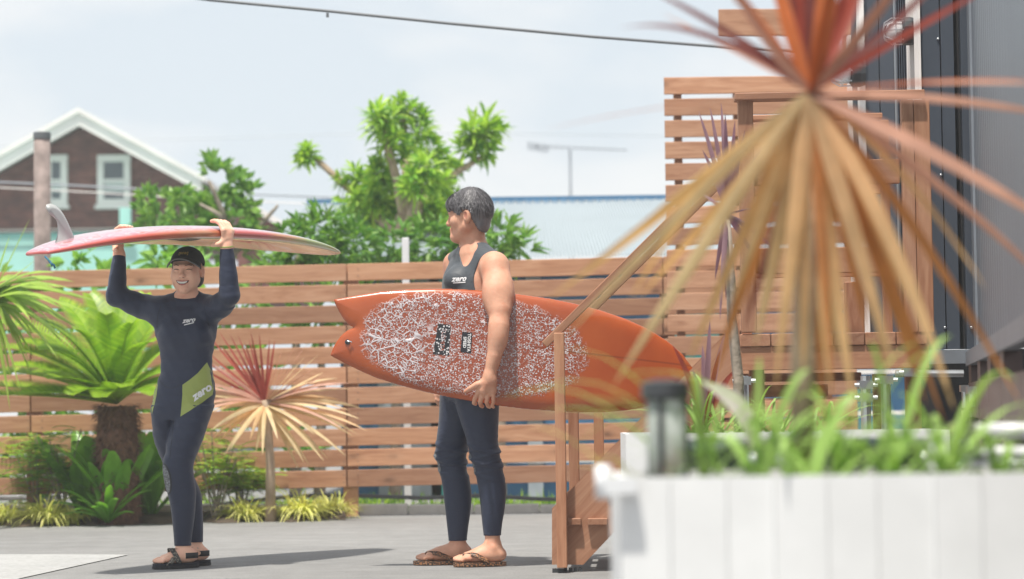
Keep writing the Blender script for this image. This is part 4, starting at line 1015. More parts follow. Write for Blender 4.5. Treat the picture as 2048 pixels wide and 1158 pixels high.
mb = MB(); p = [P(1400, 945, 5.58), P(1430, 905, 5.56), P(1480, 888, 5.55), P(1560, 886, 5.55), P(1620, 900, 5.56)]; mb.tube(p, .012, 8); mb.build('handle', M['black_plastic'], tub, True)
rack = root('pipe_rack', P(1990, 1150, 5.2), 'chrome pipe rack with two rails behind the right end of the planter', 'rack')
for nm, a, b, r in (('rail', (1945, 862), (2160, 860), .017), ('rail', (1915, 905), (2160, 906), .015), ('rail', (1930, 928), (2160, 930), .013)):
    mb = MB(); mb.tube([P(*a, 5.2), P(*b, 5.2)], r, 10); mb.build(nm, M['white_plastic' if r > .014 else 'chrome'], rack, True)
for px in (1925, 2075):
    t = P(px, 850, 5.24); mb = MB(); mb.tube([(t.x, t.y, 0), t], .015, 10); mb.build('upright', M['chrome'], rack, True)
for px, py in ((1925, 862), (1925, 906), (2075, 862), (2075, 906)):
    t = P(px, py, 5.2); mb = MB(); mb.box((t.x - .024, t.y - .024, t.z - .02), (t.x + .024, t.y + .024, t.z + .02)); mb.build('coupler', M['chrome'], rack)
jars = [(1508, 918), (1560, 920), (1594, 914), (1626, 917), (1700, 920), (1850, 915)]
for k, (px, py) in enumerate(jars):
    t = P(px, py, 5.0)
    mb = MB(); mb.tube([(t.x, t.y, 0.0), t], .004, 6); sk = root('glass_stake', (t.x, t.y, 0), 'thin garden stake topped with a shiny silver ball among the strap leaves', 'garden stake', 'silver ball stakes'); mb.build('stake', M['galvanised'], sk)
    mb = MB(); mb.lathe(t, [(.012 * math.sin(a_), -.012 * math.cos(a_)) for a_ in [PI * q / 8 + .02 for q in range(9)]], 12); mb.build('ball', M['chrome'], sk, True)
# ================================================================== implicit body modelling
import openvdb
F32 = np.float32
class Vol:
    """signed distance field on a grid (world space)"""
    def __init__(s, lo, hi, h):
        s.lo = np.array(lo, dtype=np.float64); s.h = h
        s.n = tuple(int(math.ceil((b - a) / h)) + 1 for a, b in zip(lo, hi))
        s.d = np.full(s.n, 0.5, dtype=F32)
    def win(s, lo, hi):
        a = np.maximum(0, np.floor((np.array(lo) - s.lo) / s.h).astype(int)); b = np.minimum(np.array(s.n), np.ceil((np.array(hi) - s.lo) / s.h).astype(int) + 1)
        if np.any(b <= a): return None
        sl = tuple(slice(int(p), int(q)) for p, q in zip(a, b))
        ax = [(s.lo[i] + s.h * np.arange(a[i], b[i])).astype(F32) for i in range(3)]
        return sl, ax[0][:, None, None], ax[1][None, :, None], ax[2][None, None, :]
    def put(s, w, d, k, sub=False):
        sl = w[0]; o = s.d[sl]
        if sub:
            a, b = o, -d
            if k <= 0: s.d[sl] = np.maximum(a, b)
            else:
                q = np.clip(0.5 - 0.5 * (b - a) / k, 0, 1); s.d[sl] = b * (1 - q) + a * q + k * q * (1 - q)
        else:
            if k <= 0: s.d[sl] = np.minimum(o, d)
            else:
                q = np.clip(0.5 + 0.5 * (o - d) / k, 0, 1); s.d[sl] = o * (1 - q) + d * q - k * q * (1 - q)
    def cap(s, a, b, ra, rb=None, k=0.02, sub=False):
        rb = ra if rb is None else rb
        a = np.array(a, dtype=np.float64); b = np.array(b, dtype=np.float64); m = max(ra, rb) + k + 0.03
        w = s.win(np.minimum(a, b) - m, np.maximum(a, b) + m)
        if w is None: return
        _, X, Y, Z = w; ba = b - a; L2 = float(ba @ ba) + 1e-12
        t = np.clip(((X - a[0]) * ba[0] + (Y - a[1]) * ba[1] + (Z - a[2]) * ba[2]) / L2, 0, 1).astype(F32)
        d = np.sqrt((X - a[0] - t * ba[0]) ** 2 + (Y - a[1] - t * ba[1]) ** 2 + (Z - a[2] - t * ba[2]) ** 2) - (ra + (rb - ra) * t)
        s.put(w, d.astype(F32), k, sub)
    def chain(s, pts, rad, k=0.02):
        pts = [np.array(p, dtype=np.float64) for p in pts]; m = max(rad) + k + .03
        w = s.win(np.min(pts, 0) - m, np.max(pts, 0) + m)
        if w is None: return
        _, X, Y, Z = w; D = None
        for i in range(len(pts) - 1):
            a, ba = pts[i], pts[i + 1] - pts[i]
            t = np.clip(((X - a[0]) * ba[0] + (Y - a[1]) * ba[1] + (Z - a[2]) * ba[2]) / (float(ba @ ba) + 1e-12), 0, 1).astype(F32)
            d = np.sqrt((X - a[0] - t * ba[0]) ** 2 + (Y - a[1] - t * ba[1]) ** 2 + (Z - a[2] - t * ba[2]) ** 2) - (rad[i] + (rad[i + 1] - rad[i]) * (t * t * (3 - 2 * t)))
            D = d if D is None else np.minimum(D, d)
        s.put(w, D.astype(F32), k)
    def ell(s, c, r, R=None, k=0.02, sub=False):
        c = np.array(c, dtype=np.float64); r = np.array(r, dtype=np.float64); m = r.max() + k + 0.03
        w = s.win(c - m, c + m)
        if w is None: return
        _, X, Y, Z = w; x, y, z = X - c[0], Y - c[1], Z - c[2]
        if R is not None:
            R = np.array(R)         # columns are the local axes
            x, y, z = (x * R[0, i] + y * R[1, i] + z * R[2, i] for i in range(3))
        k0 = np.sqrt((x / r[0]) ** 2 + (y / r[1]) ** 2 + (z / r[2]) ** 2); k1 = np.sqrt((x / r[0] ** 2) ** 2 + (y / r[1] ** 2) ** 2 + (z / r[2] ** 2) ** 2) + 1e-6
        s.put(w, (k0 * (k0 - 1) / k1).astype(F32), k, sub)
    def loft(s, secs, k=0.02, e=2.25):
        """stack of elliptic sections (z, cx, cy, rx, ry, yaw)"""
        secs = np.array(sorted(secs), dtype=np.float64); z0, z1 = secs[0, 0], secs[-1, 0]
        rm = max(secs[:, 3].max(), secs[:, 4].max()) + k + .03
        w = s.win((secs[:, 1].min() - rm, secs[:, 2].min() - rm, z0 - k - .03), (secs[:, 1].max() + rm, secs[:, 2].max() + rm, z1 + k + .03))
        if w is None: return
        _, X, Y, Z = w; zz = np.clip(Z[0, 0, :], z0, z1).astype(np.float64)
        def hermite(col):
            x, y = secs[:, 0], secs[:, col]; dd = np.gradient(y, x); i = np.clip(np.searchsorted(x, zz) - 1, 0, len(x) - 2)
            hh = x[i + 1] - x[i]; t = (zz - x[i]) / hh
            return ((2 * t ** 3 - 3 * t ** 2 + 1) * y[i] + (t ** 3 - 2 * t ** 2 + t) * hh * dd[i] + (-2 * t ** 3 + 3 * t ** 2) * y[i + 1] + (t ** 3 - t ** 2) * hh * dd[i + 1]).astype(F32)[None, None, :]
        cx, cy, rx, ry, yw = (hermite(i) for i in range(1, 6))
        c, sn = np.cos(yw), np.sin(yw); x, y = X - cx, Y - cy
        u = (x * c + y * sn) / rx; v = (-x * sn + y * c) / ry
        g = (np.abs(u) ** e + np.abs(v) ** e + 1e-9) ** (1 / e)
        # first-order distance: radius along this ray minus 1
        rr_ = np.sqrt(x * x + y * y) + 1e-6
        d = (g - 1) * (rr_ / np.maximum(g, 1e-4)) * 0.92
        d = np.where(g < 0.25, -np.minimum(rx, ry) * 0.6, d)
        over = np.maximum(np.maximum(z0 - Z, Z - z1), 0)
        d = np.where(over > 0, np.sqrt(np.maximum(d, 0) ** 2 + over ** 2) + np.minimum(d, 0) * 0, d)
        s.put(w, d.astype(F32), k)
    def plane(s, p, n):
        """keep the side the normal points away from"""
        p, n = np.array(p, dtype=np.float64), np.array(n, dtype=np.float64); n = n / np.linalg.norm(n)
        ax = [(s.lo[i] + s.h * np.arange(s.n[i])).astype(F32) for i in range(3)]
        d = (ax[0] - p[0])[:, None, None] * n[0] + (ax[1] - p[1])[None, :, None] * n[1] + (ax[2] - p[2])[None, None, :] * n[2]
        s.d = np.maximum(s.d, d.astype(F32))
    def copy(s, off=0.0):
        o = Vol.__new__(Vol); o.lo, o.h, o.n = s.lo, s.h, s.n; o.d = s.d - F32(off); return o
    def wobble(s, lo, hi, fn):
        w = s.win(lo, hi)
        if w: s.d[w[0]] += fn(w[1], w[2], w[3]).astype(F32)
    def mesh(s):
        g = openvdb.FloatGrid(background=4 * s.h)
        g.copyFromArray(np.clip(s.d, -4 * s.h, 4 * s.h).astype(F32), tolerance=0.0)
        v, q = g.convertToQuads(isovalue=0.0)
        return v.astype(np.float64) * s.h + s.lo, q
    def obj(s, name, mat, parent=None, base=None, off=None, **kw):
        v, q = s.mesh()
        q = q[:, ::-1] if flip_needed(v, q) else q
        if off is not None: v = v - np.array(off)
        return mesh_obj(name, v, q, mat, parent, True, base, **kw)
def flip_needed(v, q):
    a, b, c = v[q[:, 0]], v[q[:, 1]], v[q[:, 2]]; d_ = v[q[:, 3]]
    m = v.mean(0)
    vol = np.einsum('ij,ij->i', a - m, np.cross(b - m, c - m)).sum() + np.einsum('ij,ij->i', a - m, np.cross(c - m, d_ - m)).sum()
    return vol < 0
def bvh_of(o):
    me = o.data; w = parent_world(o)
    return BVHTree.FromPolygons([v.co + w for v in me.vertices], [tuple(p.vertices) for p in me.polygons])
def decal(bvhs, pts2, faces, origin, ax_u, ax_v, direction, lift=0.0012):
    """lay a flat shape (u, v in metres) onto a surface along a direction"""
    out = []
    for u, v in pts2:
        p = Vector(origin) + Vector(ax_u) * u + Vector(ax_v) * v; best = None
        for b in bvhs:
            h = b.ray_cast(p - Vector(direction) * .5, Vector(direction))
            if h[0] is not None and (best is None or h[3] < best[3]): best = h
        out.append((best[0] - Vector(direction) * lift) if best else p)
    return out
def text_mesh(s, size, shear=0.0, bold=0.0):
    cu = bpy.data.curves.new('lettering', 'FONT'); cu.body = s; cu.size = size; cu.shear = shear; cu.align_x = 'CENTER'; cu.align_y = 'CENTER'; cu.resolution_u = 2; cu.offset = bold
    o = bpy.data.objects.new('lettering', cu); COL.objects.link(o); bpy.context.view_layer.update()
    dg = bpy.context.evaluated_depsgraph_get(); me = bpy.data.meshes.new_from_object(o.evaluated_get(dg))
    bm = bmesh.new(); bm.from_mesh(me); bmesh.ops.triangulate(bm, faces=bm.faces)
    bmesh.ops.subdivide_edges(bm, edges=[e for e in bm.edges if e.calc_length() > size * .3], cuts=2); bmesh.ops.triangulate(bm, faces=bm.faces)
    v = [tuple(p.co) for p in bm.verts]; f = [tuple(q.index for q in p.verts) for p in bm.faces]
    bm.free(); bpy.data.objects.remove(o); bpy.data.curves.remove(cu); bpy.data.meshes.remove(me)
    return v, f
def poly_fill(pts, h):
    """fine triangulation of a polygon (2-D)"""
    bm = bmesh.new(); vs_ = [bm.verts.new((x, y, 0)) for x, y in pts]; bm.faces.new(vs_); bmesh.ops.triangulate(bm, faces=bm.faces)
    for _ in range(5):
        es = [e for e in bm.edges if e.calc_length() > h]
        if not es: break
        bmesh.ops.subdivide_edges(bm, edges=es, cuts=1); bmesh.ops.triangulate(bm, faces=bm.faces)
    bm.verts.index_update()
    v = [(p.co.x, p.co.y) for p in bm.verts]; f = [tuple(q.index for q in p.verts) for p in bm.faces]; bm.free(); return v, f

# ------------------------------------------------------------------ people materials
def m_skin(name, c, red, pale=1.15):
    b = NB(name); v = b.coord('Object'); n = b.noise(v, 16, 4); n2 = b.noise(v, 90, 3)
    col = b.ramp(n, [(0.32, red), (0.52, c), (0.72, tuple(min(1, x * pale) for x in c))])
    b.set(col, 0.55, 0, 0.35, Subsurface__Weight=0.12, Subsurface__Scale=0.006)
    b.bsdf.inputs['Subsurface Radius'].default_value = (1.0, 0.35, 0.2)
    n3 = b.noise(v, 34, 4, .6); b.bump(b.math('ADD', n2, b.math('MULTIPLY', n3, 2.0)), 0.2, 0.003); M[name] = b.mat
m_skin('skin_tan', (0.60, 0.32, 0.215), (0.55, 0.25, 0.16))
m_skin('skin_fair', (0.82, 0.49, 0.355), (0.78, 0.40, 0.28), 1.05)
def m_neoprene(name, c, c2):
    b = NB(name); v = b.coord('Object'); n = b.noise(v, 5, 4); fine = b.noise(v, 500, 2); wm = b.new('ShaderNodeMapping', Scale=(1, 1, 2.6), Rotation=(0.3, 0.5, 0)); b.l(v, wm.inputs['Vector']); big = b.noise(wm.outputs[0], 13, 3, .5, 1.4)
    b.set(b.ramp(n, [(0.3, c), (0.7, c2)]), 0.55, 0, 0.38, Sheen__Weight=0.1, Sheen__Roughness=0.4)
    h = b.math('ADD', b.math('MULTIPLY', fine, .05), b.math('MULTIPLY', big, .6)); b.bump(h, 0.32, 0.014); M[name] = b.mat
m_neoprene('neoprene_navy', (0.021, 0.028, 0.056), (0.028, 0.037, 0.070))
m_neoprene('neoprene_grey', (0.055, 0.064, 0.074), (0.07, 0.08, 0.092))
m_neoprene('neoprene_lime', (0.31, 0.37, 0.10), (0.36, 0.42, 0.115))
m_plain('print_white', (0.78, 0.79, 0.80), 0.6, 0.03)
m_plain('seam_dark', (0.012, 0.014, 0.022), 0.6, 0.05)
m_plain('cap_black', (0.016, 0.018, 0.016), 0.8, 0.25, 30, bump=0.3, bscale=300)
m_plain('cap_edge', (0.17, 0.17, 0.165), 0.8, 0.1)
m_plain('gold_thread', (0.42, 0.30, 0.06), 0.5, 0.2)
m_plain('teeth', (0.74, 0.71, 0.66), 0.25, 0.03)
m_plain('lip', (0.46, 0.15, 0.12), 0.4, 0.08)
m_plain('brow_hair', (0.075, 0.045, 0.035), 0.8, 0.2)
m_plain('eye_dark', (0.03, 0.018, 0.015), 0.4, 0.2)
m_plain('mouth_dark', (0.10, 0.022, 0.02), 0.5, 0.2)
m_plain('sandal_rubber', (0.03, 0.03, 0.032), 0.7, 0.2)
m_plain('nail', (0.60, 0.36, 0.28), 0.3, 0.05)
def kneepad():
    b = NB('knee_mesh'); v = b.coord('Object', (1, 1, 1), rot=(0, .6, 0))
    vo = b.new('ShaderNodeTexVoronoi', Scale=95.0, _feature='DISTANCE_TO_EDGE'); b.l(v, vo.inputs['Vector'])
    b.set(b.ramp(vo.outputs['Distance'], [(0.06, (0.05, 0.055, 0.065)), (0.16, (0.21, 0.22, 0.235))]), .5); M['knee_mesh'] = b.mat
kneepad()
def pattern_mats():
    b = NB('leopard'); v = b.coord('Object', (1, .6, 1)); vo = b.new('ShaderNodeTexVoronoi', Scale=80.0); b.l(v, vo.inputs['Vector'])
    b.set(b.ramp(vo.outputs['Distance'], [(0.22, (0.30, 0.13, 0.055)), (0.36, (0.24, 0.10, 0.045)), (0.42, (0.02, 0.015, 0.012)), (0.62, (0.025, 0.018, 0.014)), (0.68, (0.33, 0.16, 0.08))]), .5); M['leopard'] = b.mat
    b = NB('woven_strap'); v = b.coord('Object', (1, 1, 1)); ck = b.new('ShaderNodeTexVoronoi', Scale=140.0); b.l(v, ck.inputs['Vector'])
    b.set(b.ramp(ck.outputs['Distance'], [(0.3, (0.30, 0.27, 0.22)), (0.5, (0.03, 0.03, 0.03))]), .7); M['woven_strap'] = b.mat
pattern_mats()
def hair_mat(name, a, c):
    b = NB(name); g = b.n.new('ShaderNodeNewGeometry'); v = b.coord('Object'); n = b.noise(v, 60, 3)
    col = b.ramp(b.math('MULTIPLY', b.math('ADD', g.outputs['Random Per Island'], n), .5), [(0.2, a), (0.8, c)])
    b.set(col, .38, 0, .5); b.bump(b.noise(v, 160, 3), .4, .004); M[name] = b.mat
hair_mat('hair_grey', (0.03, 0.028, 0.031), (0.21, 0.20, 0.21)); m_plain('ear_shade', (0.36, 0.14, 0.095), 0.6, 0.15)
hair_mat('hair_dark', (0.018, 0.012, 0.01), (0.05, 0.035, 0.028))

# ------------------------------------------------------------------ head
def head_axes(f, up=(0, 0, 1)):
    f = Vector(f).normalized(); up = Vector(up); u = (up - f * up.dot(f)).normalized(); l = u.cross(f)     # l = the person's left
    return f, u, l
def add_head(V, c, f, u, l, s, female=False):
    def h(x, y, z): return Vector(c) + (l * x + f * y + u * z) * s
    R = np.array([[l.x, f.x, u.x], [l.y, f.y, u.y], [l.z, f.z, u.z]])
    V.ell(h(0, -.008, .027), np.array((.074, .094, .086)) * s, R, .02)
    V.ell(h(0, .026, -.032), np.array((.061, .064, .078)) * s, R, .03)
    cw = .006 if female else .014
    V.cap(h(-cw, .076, -.095), h(cw, .076, -.095), .0165 * s if female else .018 * s, None, .03)
    for x in (-1, 1):
        V.cap(h(x * (.046 if female else .053), .0, -.048), h(x * .010, .066, -.096), (.019 if female else .021) * s, .0165 * s, .025)
        V.ell(h(x * .040, .058, -.022), np.array((.024, .024, .022)) * s, R, .025)
        V.ell(h(x * .033, .098, .004), np.array((.019, .014, .013)) * s, R, .014, sub=True)
        V.ell(h(x * .032, .076, .003), np.array((.016, .016, .0125)) * s, R, .005)
        V.cap(h(x * .012, .092, .022), h(x * .044, .078, .024), .010 * s, .008 * s, .014)
        V.ell(h(x * .0105, .096, -.031), np.array((.0075, .009, .007)) * s, R, .007)
        V.ell(h(x * .079, -.010, -.004), np.array((.0115, .019, .033)) * s, R, .005)
        V.ell(h(x * .091, -.001, .003), np.array((.0095, .011, .019)) * s, R, .003, sub=True)
    V.cap(h(0, .087, .016), h(0, .105, -.027), .0068 * s, .0095 * s, .012)
    V.cap(h(0, .104, -.029), h(0, .101, -.031), .0105 * s, None, .008)
    V.cap(h(-.020, .086, -.056), h(.020, .086, -.056), .0075 * s, None, .010)
    V.cap(h(-.016, .085, -.069), h(.016, .085, -.069), .0085 * s, None, .010)
    return h
# ================================================================== the man
HGT = 0.0036
def secs(rows, Yb, ppm):
    out = []
    for r in rows:
        y, x0, x1, dy, ry = r[:5]; yaw = r[5] if len(r) > 5 else 0.0
        p = P((x0 + x1) / 2, y, Yb + dy); out.append((p.z, p.x, p.y, (x1 - x0) / 2 / (FPX / (Yb + dy)), ry, yaw))
    return out
YM = 11.18
ROOT_M = PZ(962, 1134); ROOT_M = Vector((P(955, 1120, YM + .06).x, YM + .06, 0))
man = root('person', ROOT_M, 'man in grey sleeveless top and navy leggings holding the orange surfboard under his arm', 'person')
def JM(px, py, dy=0.0): return P(px, py, YM + dy)
B = Vol((P(868, 600, YM).x - .14, YM - .42, -.01), (P(1030, 600, YM).x + .10, YM + .42, 1.80), HGT)
ppm = FPX / YM
yawT = math.radians(-32)        # the chest turns towards the camera
tors = []
for (y, cx, dy, side, dep, yw) in [(512, 947, .08, .085, .065, -57), (528, 947, .08, .15, .085, -57), (550, 946, .08, .172, .108, -57), (580, 946, .08, .172, .118, -57), (620, 944, .08, .160, .112, -58), (665, 941, .08, .146, .104, -63), (705, 939, .07, .142, .104, -70), (745, 938, .065, .150, .110, -78), (780, 937, .065, .155, .118, -84), (800, 935, .065, .115, .085, -86)]:
    p = JM(cx, y, dy); tors.append((p.z, p.x, p.y, side, dep, math.radians(yw)))
# section axes: local u = side, so yaw = angle of the shoulder line
B.loft(tors, .02)
SN, SF = JM(989, 533, -.10), JM(911, 530, .24)
LSH = (Vector(SN) - Vector(SF)).normalized(); FCH = Vector((0, 0, 1)).cross(LSH) * -1
FCH = Vector((-abs(FCH.x), -abs(FCH.y), 0)).normalized()
nb = JM(948, 505, .07)
B.cap(nb, Vector(SN) + Vector((0, 0, .012)), .062, .05, .04); B.cap(nb, Vector(SF) + Vector((0, 0, .01)), .062, .048, .04)
B.ell(JM(968, 575, .03), (.075, .05, .09), None, .04)            # lat / chest near side
B.ell(JM(915, 560, .02), (.06, .06, .055), None, .03)            # pectoral
TOR = B.copy()                                                    # trunk alone, for the top
# legs
near = [(758, 906, 994, .01, .10), (785, 908, 996, -.0, .105), (845, 924, 995, .0, .092), (885, 937, 994, .0, .08), (912, 943, 998, .0, .07), (938, 951, 1003, .01, .062), (977, 959, 1010, .02, .06), (1020, 964, 1007, .02, .052), (1050, 967, 1002, .015, .042), (1075, 970, 1000, .01, .036), (1092, 972, 1001, .01, .035)]
far = [(758, 884, 964, .13, .10), (785, 882, 962, .13, .105), (845, 879, 944, .145, .092), (880, 875, 936, .15, .08), (909, 873, 931, .15, .07), (932, 879, 930, .155, .063), (965, 886, 938, .16, .06), (988, 889, 941, .165, .059), (1030, 894, 938, .165, .05), (1058, 897, 934, .16, .041), (1084, 900, 932, .155, .036), (1098, 902, 934, .155, .035)]
B.loft(secs(near, YM, ppm), .015); B.loft(secs(far, YM, ppm), .015)
def foot(V, heel, ball, ankle, s=1.0, z0=.022, side=1):
    """heel, ball: ground points; toes beyond the ball"""
    heel, ball = Vector(heel), Vector(ball); d = (ball - heel); d.z = 0; d.normalize(); n = Vector((-d.y, d.x, 0)) * side     # n towards the little toe
    hz = lambda p, z: Vector((p.x, p.y, z))
    V.cap(hz(heel, z0 + .03), hz(heel + d * .03, z0 + .028), .031 * s, .03 * s, .03)
    V.cap(ankle, hz(heel + d * .035, z0 + .05), .031 * s, .032 * s, .018)
    V.cap(ankle, hz(ball - d * .05, z0 + .033), .030 * s, .026 * s, .018)
    V.cap(hz(heel + d * .03 + n * .006, z0 + .026), hz(ball + n * .022, z0 + .018), .026 * s, .019 * s, .03)
    V.cap(hz(heel + d * .05 - n * .006, z0 + .032), hz(ball - n * .016, z0 + .022), .026 * s, .021 * s, .03)
    V.ell(Vector(ankle) + Vector((0, -.032, -.012)), (.013, .012, .015), None, .015)
    for i, (off, L, r) in enumerate(((-.022, .052, .0125), (-.004, .05, .0095), (.010, .043, .009), (.023, .034, .0085), (.035, .024, .0085))):
        a = ball + n * off * s; V.cap(hz(a - d * .01, z0 + r + .006), hz(a + d * L * s * .6, z0 + r + .006), r * s * 1.05, r * s, .006); V.cap(hz(a + d * L * s * .6, z0 + r + .006), hz(a + d * L * s, z0 + r - .001), r * s, r * s * .95, .004)
def gnd(px, Y): 
    p = P(px, 1120, Y); return Vector((p.x, Y, 0))
foot(B, gnd(1000, YM), gnd(934, YM - .02), JM(986, 1090, .005), 1.0, .024, side=-1 * -1)
foot(B, gnd(932, YM + .155), gnd(859, YM + .14), JM(916, 1094, .155), 1.0, .024, side=1)
LEGS = B.copy(.0045)
# head and neck
f, u, l = head_axes((-.955, .24, -.03), (-.06, 0, 1))
HC = JM(939, 433, .05); HS = .985
B.chain([JM(950, 515, .07), JM(946, 480, .06), JM(946, 455, .055)], [.068, .0575, .054], .02)
hm = add_head(B, HC, f, u, l, HS)
# near arm
EL, WR = JM(998, 650, -.24), JM(979, 752, -.245)
B.ell(SN + Vector((.004, -.01, -.012)), (.060, .056, .066), None, .04)
B.chain([SN + Vector((.0, -.015, -.01)), JM(996, 580, -.17), JM(1000, 620, -.22), EL], [.060, .060, .050, .040], .03)
B.ell(JM(987, 592, -.19), (.040, .045, .075), None, .06)        # biceps
B.ell(JM(1008, 590, -.16), (.034, .04, .08), None, .06)       # triceps
B.chain([EL, JM(996, 672, -.245), JM(989, 710, -.25), WR], [.040, .0425, .035, .0265], .03)
B.ell(JM(997, 672, -.25), (.030, .036, .055), None, .04)
for a_, b_ in (((1003, 552), (985, 604)), ((1002, 560), (1012, 600))):
    pa, pb = JM(a_[0], a_[1], -.26), JM(b_[0], b_[1], -.30)
    B.cap(pa + Vector((0, -.018 if a_[1] < 640 else -.032, 0)), pb + Vector((0, -.004 if a_[1] < 640 else .0, 0)), .0045, .0035, .016, sub=True)
# far arm hangs behind the board
B.chain([SF, P(898, 640, YM + .30), P(884, 725, YM + .24), P(880, 775, YM + .2)], [.055, .045, .038, .026], .03)
B.cap(P(880, 775, YM + .2), P(878, 790, YM + .19), .028, .026, .02)
for k, (x, y) in enumerate(((873, 806), (877, 809), (882, 808), (886, 803))): B.chain([P(874 + 3.6 * k, 790, YM + .185), P(x, y - 7, YM + .175), P(x + 3, y + 1, YM + .19)], [.010, .009, .008], .006)
# near hand on the lower rail
B.chain([WR, JM(973, 766, -.245), JM(967, 780, -.24)], [.025, .026, .024], .02)
B.cap(JM(984, 762, -.245), JM(985, 781, -.235), .022, .018, .02)
B.cap(JM(966, 778, -.235), JM(984, 782, -.23), .017, .016, .015)
for (kx, ky), (mx_, my), (tx, ty), r in (((957, 782), (950, 797), (948, 806), .0105), ((966, 787), (960, 803), (962, 811), .0108), ((976, 788), (973, 804), (976, 812), .0103), ((986, 786), (987, 803), (984, 812), .0092)):
    B.chain([JM(kx, ky, -.235), JM(mx_, my, -.225), JM(tx, ty, -.195), JM(tx + 3, ty + 2, -.16)], [r * 1.15, r, r * .92, r * .82], .006)
B.chain([JM(972, 764, -.245), JM(955, 769, -.25), JM(942, 776, -.238), JM(931, 783, -.225)], [.019, .0155, .0125, .0095], .010)
body = B.obj('body', M['skin_tan'], man, off=None)
# sleeveless top
T = TOR.copy(.005)
T.cap(nb + Vector((-.0, 0, .05)), nb + Vector((.004, 0, .004)), .075, .066, .008, sub=True)
vb = JM(917, 536, -.06)
T.cap(JM(938, 506, .0), vb, .056, .006, .006, sub=True)
T.ell(SN + Vector((-.016, -.05, -.060)), (.096, .13, .124), None, .006, sub=True)
T.ell(SF + Vector((-.02, .04, -.05)), (.075, .13, .10), None, .006, sub=True)
T.plane(JM(940, 770, .06), (0, 0, -1))
top_ = T.obj('sleeveless_top', M['neoprene_grey'], man)
# leggings
LG = LEGS
LG.plane(JM(940, 722, .06), (0, 0, 1))
zn, zf_ = P(985, 1071, YM).z, P(916, 1081, YM + .155).z
# cut both hems: far leg hem is lower in the picture because it is nearer the ground there
w = LG.win((-99, -99, -1), (99, 99, 9))
_, X, Y, Z = w
hem = np.where(Y < YM + .085, zn, zf_).astype(F32)
LG.d[w[0]] = np.maximum(LG.d[w[0]], (hem - Z).astype(F32))
def folds(X, Y, Z):
    zk = Z - F32(P(985, 918, YM).z); a = np.exp(-(zk / .075) ** 2)
    return -a * (0.009 * np.clip(np.sin(zk * 95 + (X - Y) * 22), 0, 1) ** 2 + 0.004 * np.clip(np.sin(zk * 170 - X * 40), 0, 1) ** 2)
LG.wobble((-99, -99, .3), (99, 99, .75), folds)
legs = LG.obj('leggings', M['neoprene_navy'], man)
KB = bvh_of(legs)
def ellipse2(cx, cz, rx, rz, n=20, ang=0):
    return [(cx + rx * math.cos(a) * math.cos(ang) - rz * math.sin(a) * math.sin(ang), cz + rx * math.cos(a) * math.sin(ang) + rz * math.sin(a) * math.cos(ang)) for a in [2 * PI * k / n for k in range(n)]]
def surf_patch(name, bvhs, poly, origin, au, av, direction, mat, parent, lift=.0015, h=.012):
    v, fcs = poly_fill(poly, h); o = decal(bvhs, v, fcs, origin, au, av, direction, lift)
    if len(o) >= 3:
        nrm_ = (Vector(o[fcs[0][1]]) - Vector(o[fcs[0][0]])).cross(Vector(o[fcs[0][2]]) - Vector(o[fcs[0][0]]))
        if nrm_.dot(Vector(direction)) > 0: fcs = [tuple(reversed(q)) for q in fcs]
    return mesh_obj(name, o, fcs, mat, parent, True)
kd = Vector((.85, .53, 0)).normalized(); ku = Vector((.53, -.85, 0)).normalized()
for (px, py, dy) in ((948, 925, .0), (884, 928, .15)):
    surf_patch('knee_pad', [KB], ellipse2(0, 0, .03, .058), JM(px, py, dy), ku, (0, 0, 1), kd, M['knee_mesh'], man)
def lettering(s, size, bvhs, origin, au, av, direction, mat, parent, shear=.3, bold=.0, name='lettering', lift=.0018):
    v, fcs = text_mesh(s, size, shear, bold)
    o = decal(bvhs, [(p[0], p[1]) for p in v], fcs, origin, au, av, direction, lift)
    return mesh_obj(name, o, fcs, mat, parent)
TB = bvh_of(top_)
cu_ = Vector((.80, -.6, .03)).normalized(); cd_ = Vector((.6, .80, 0)).normalized()
lettering('zero', .036, [TB], JM(915, 557.5, -.06), cu_, (0, 0, 1), cd_, M['print_white'], man, .35, .0012)
surf_patch('print_bar', [TB], [(-.03, -.0025), (.03, -.0025), (.03, .0025), (-.03, .0025)], JM(916, 565, -.06), cu_, (0, 0, 1), cd_, M['print_white'], man)
# piping along the edges of the top
def piping(name, pts, bvhs, direction, parent, r=.0035, mat='seam_dark'):
    out = []
    for i in range(len(pts) - 1):
        for k in range(6):
            p = Vector(pts[i]).lerp(Vector(pts[i + 1]), k / 6); best = None
            for b in bvhs:
                hh = b.ray_cast(p - Vector(direction) * .6, Vector(direction))
                if hh[0] is not None and (best is None or hh[3] < best[3]): best = hh
            if best is not None: out.append(best[0])
    mb = MB(); mb.tube(out, r, 6); return mb.build(name, M[mat], parent, True)
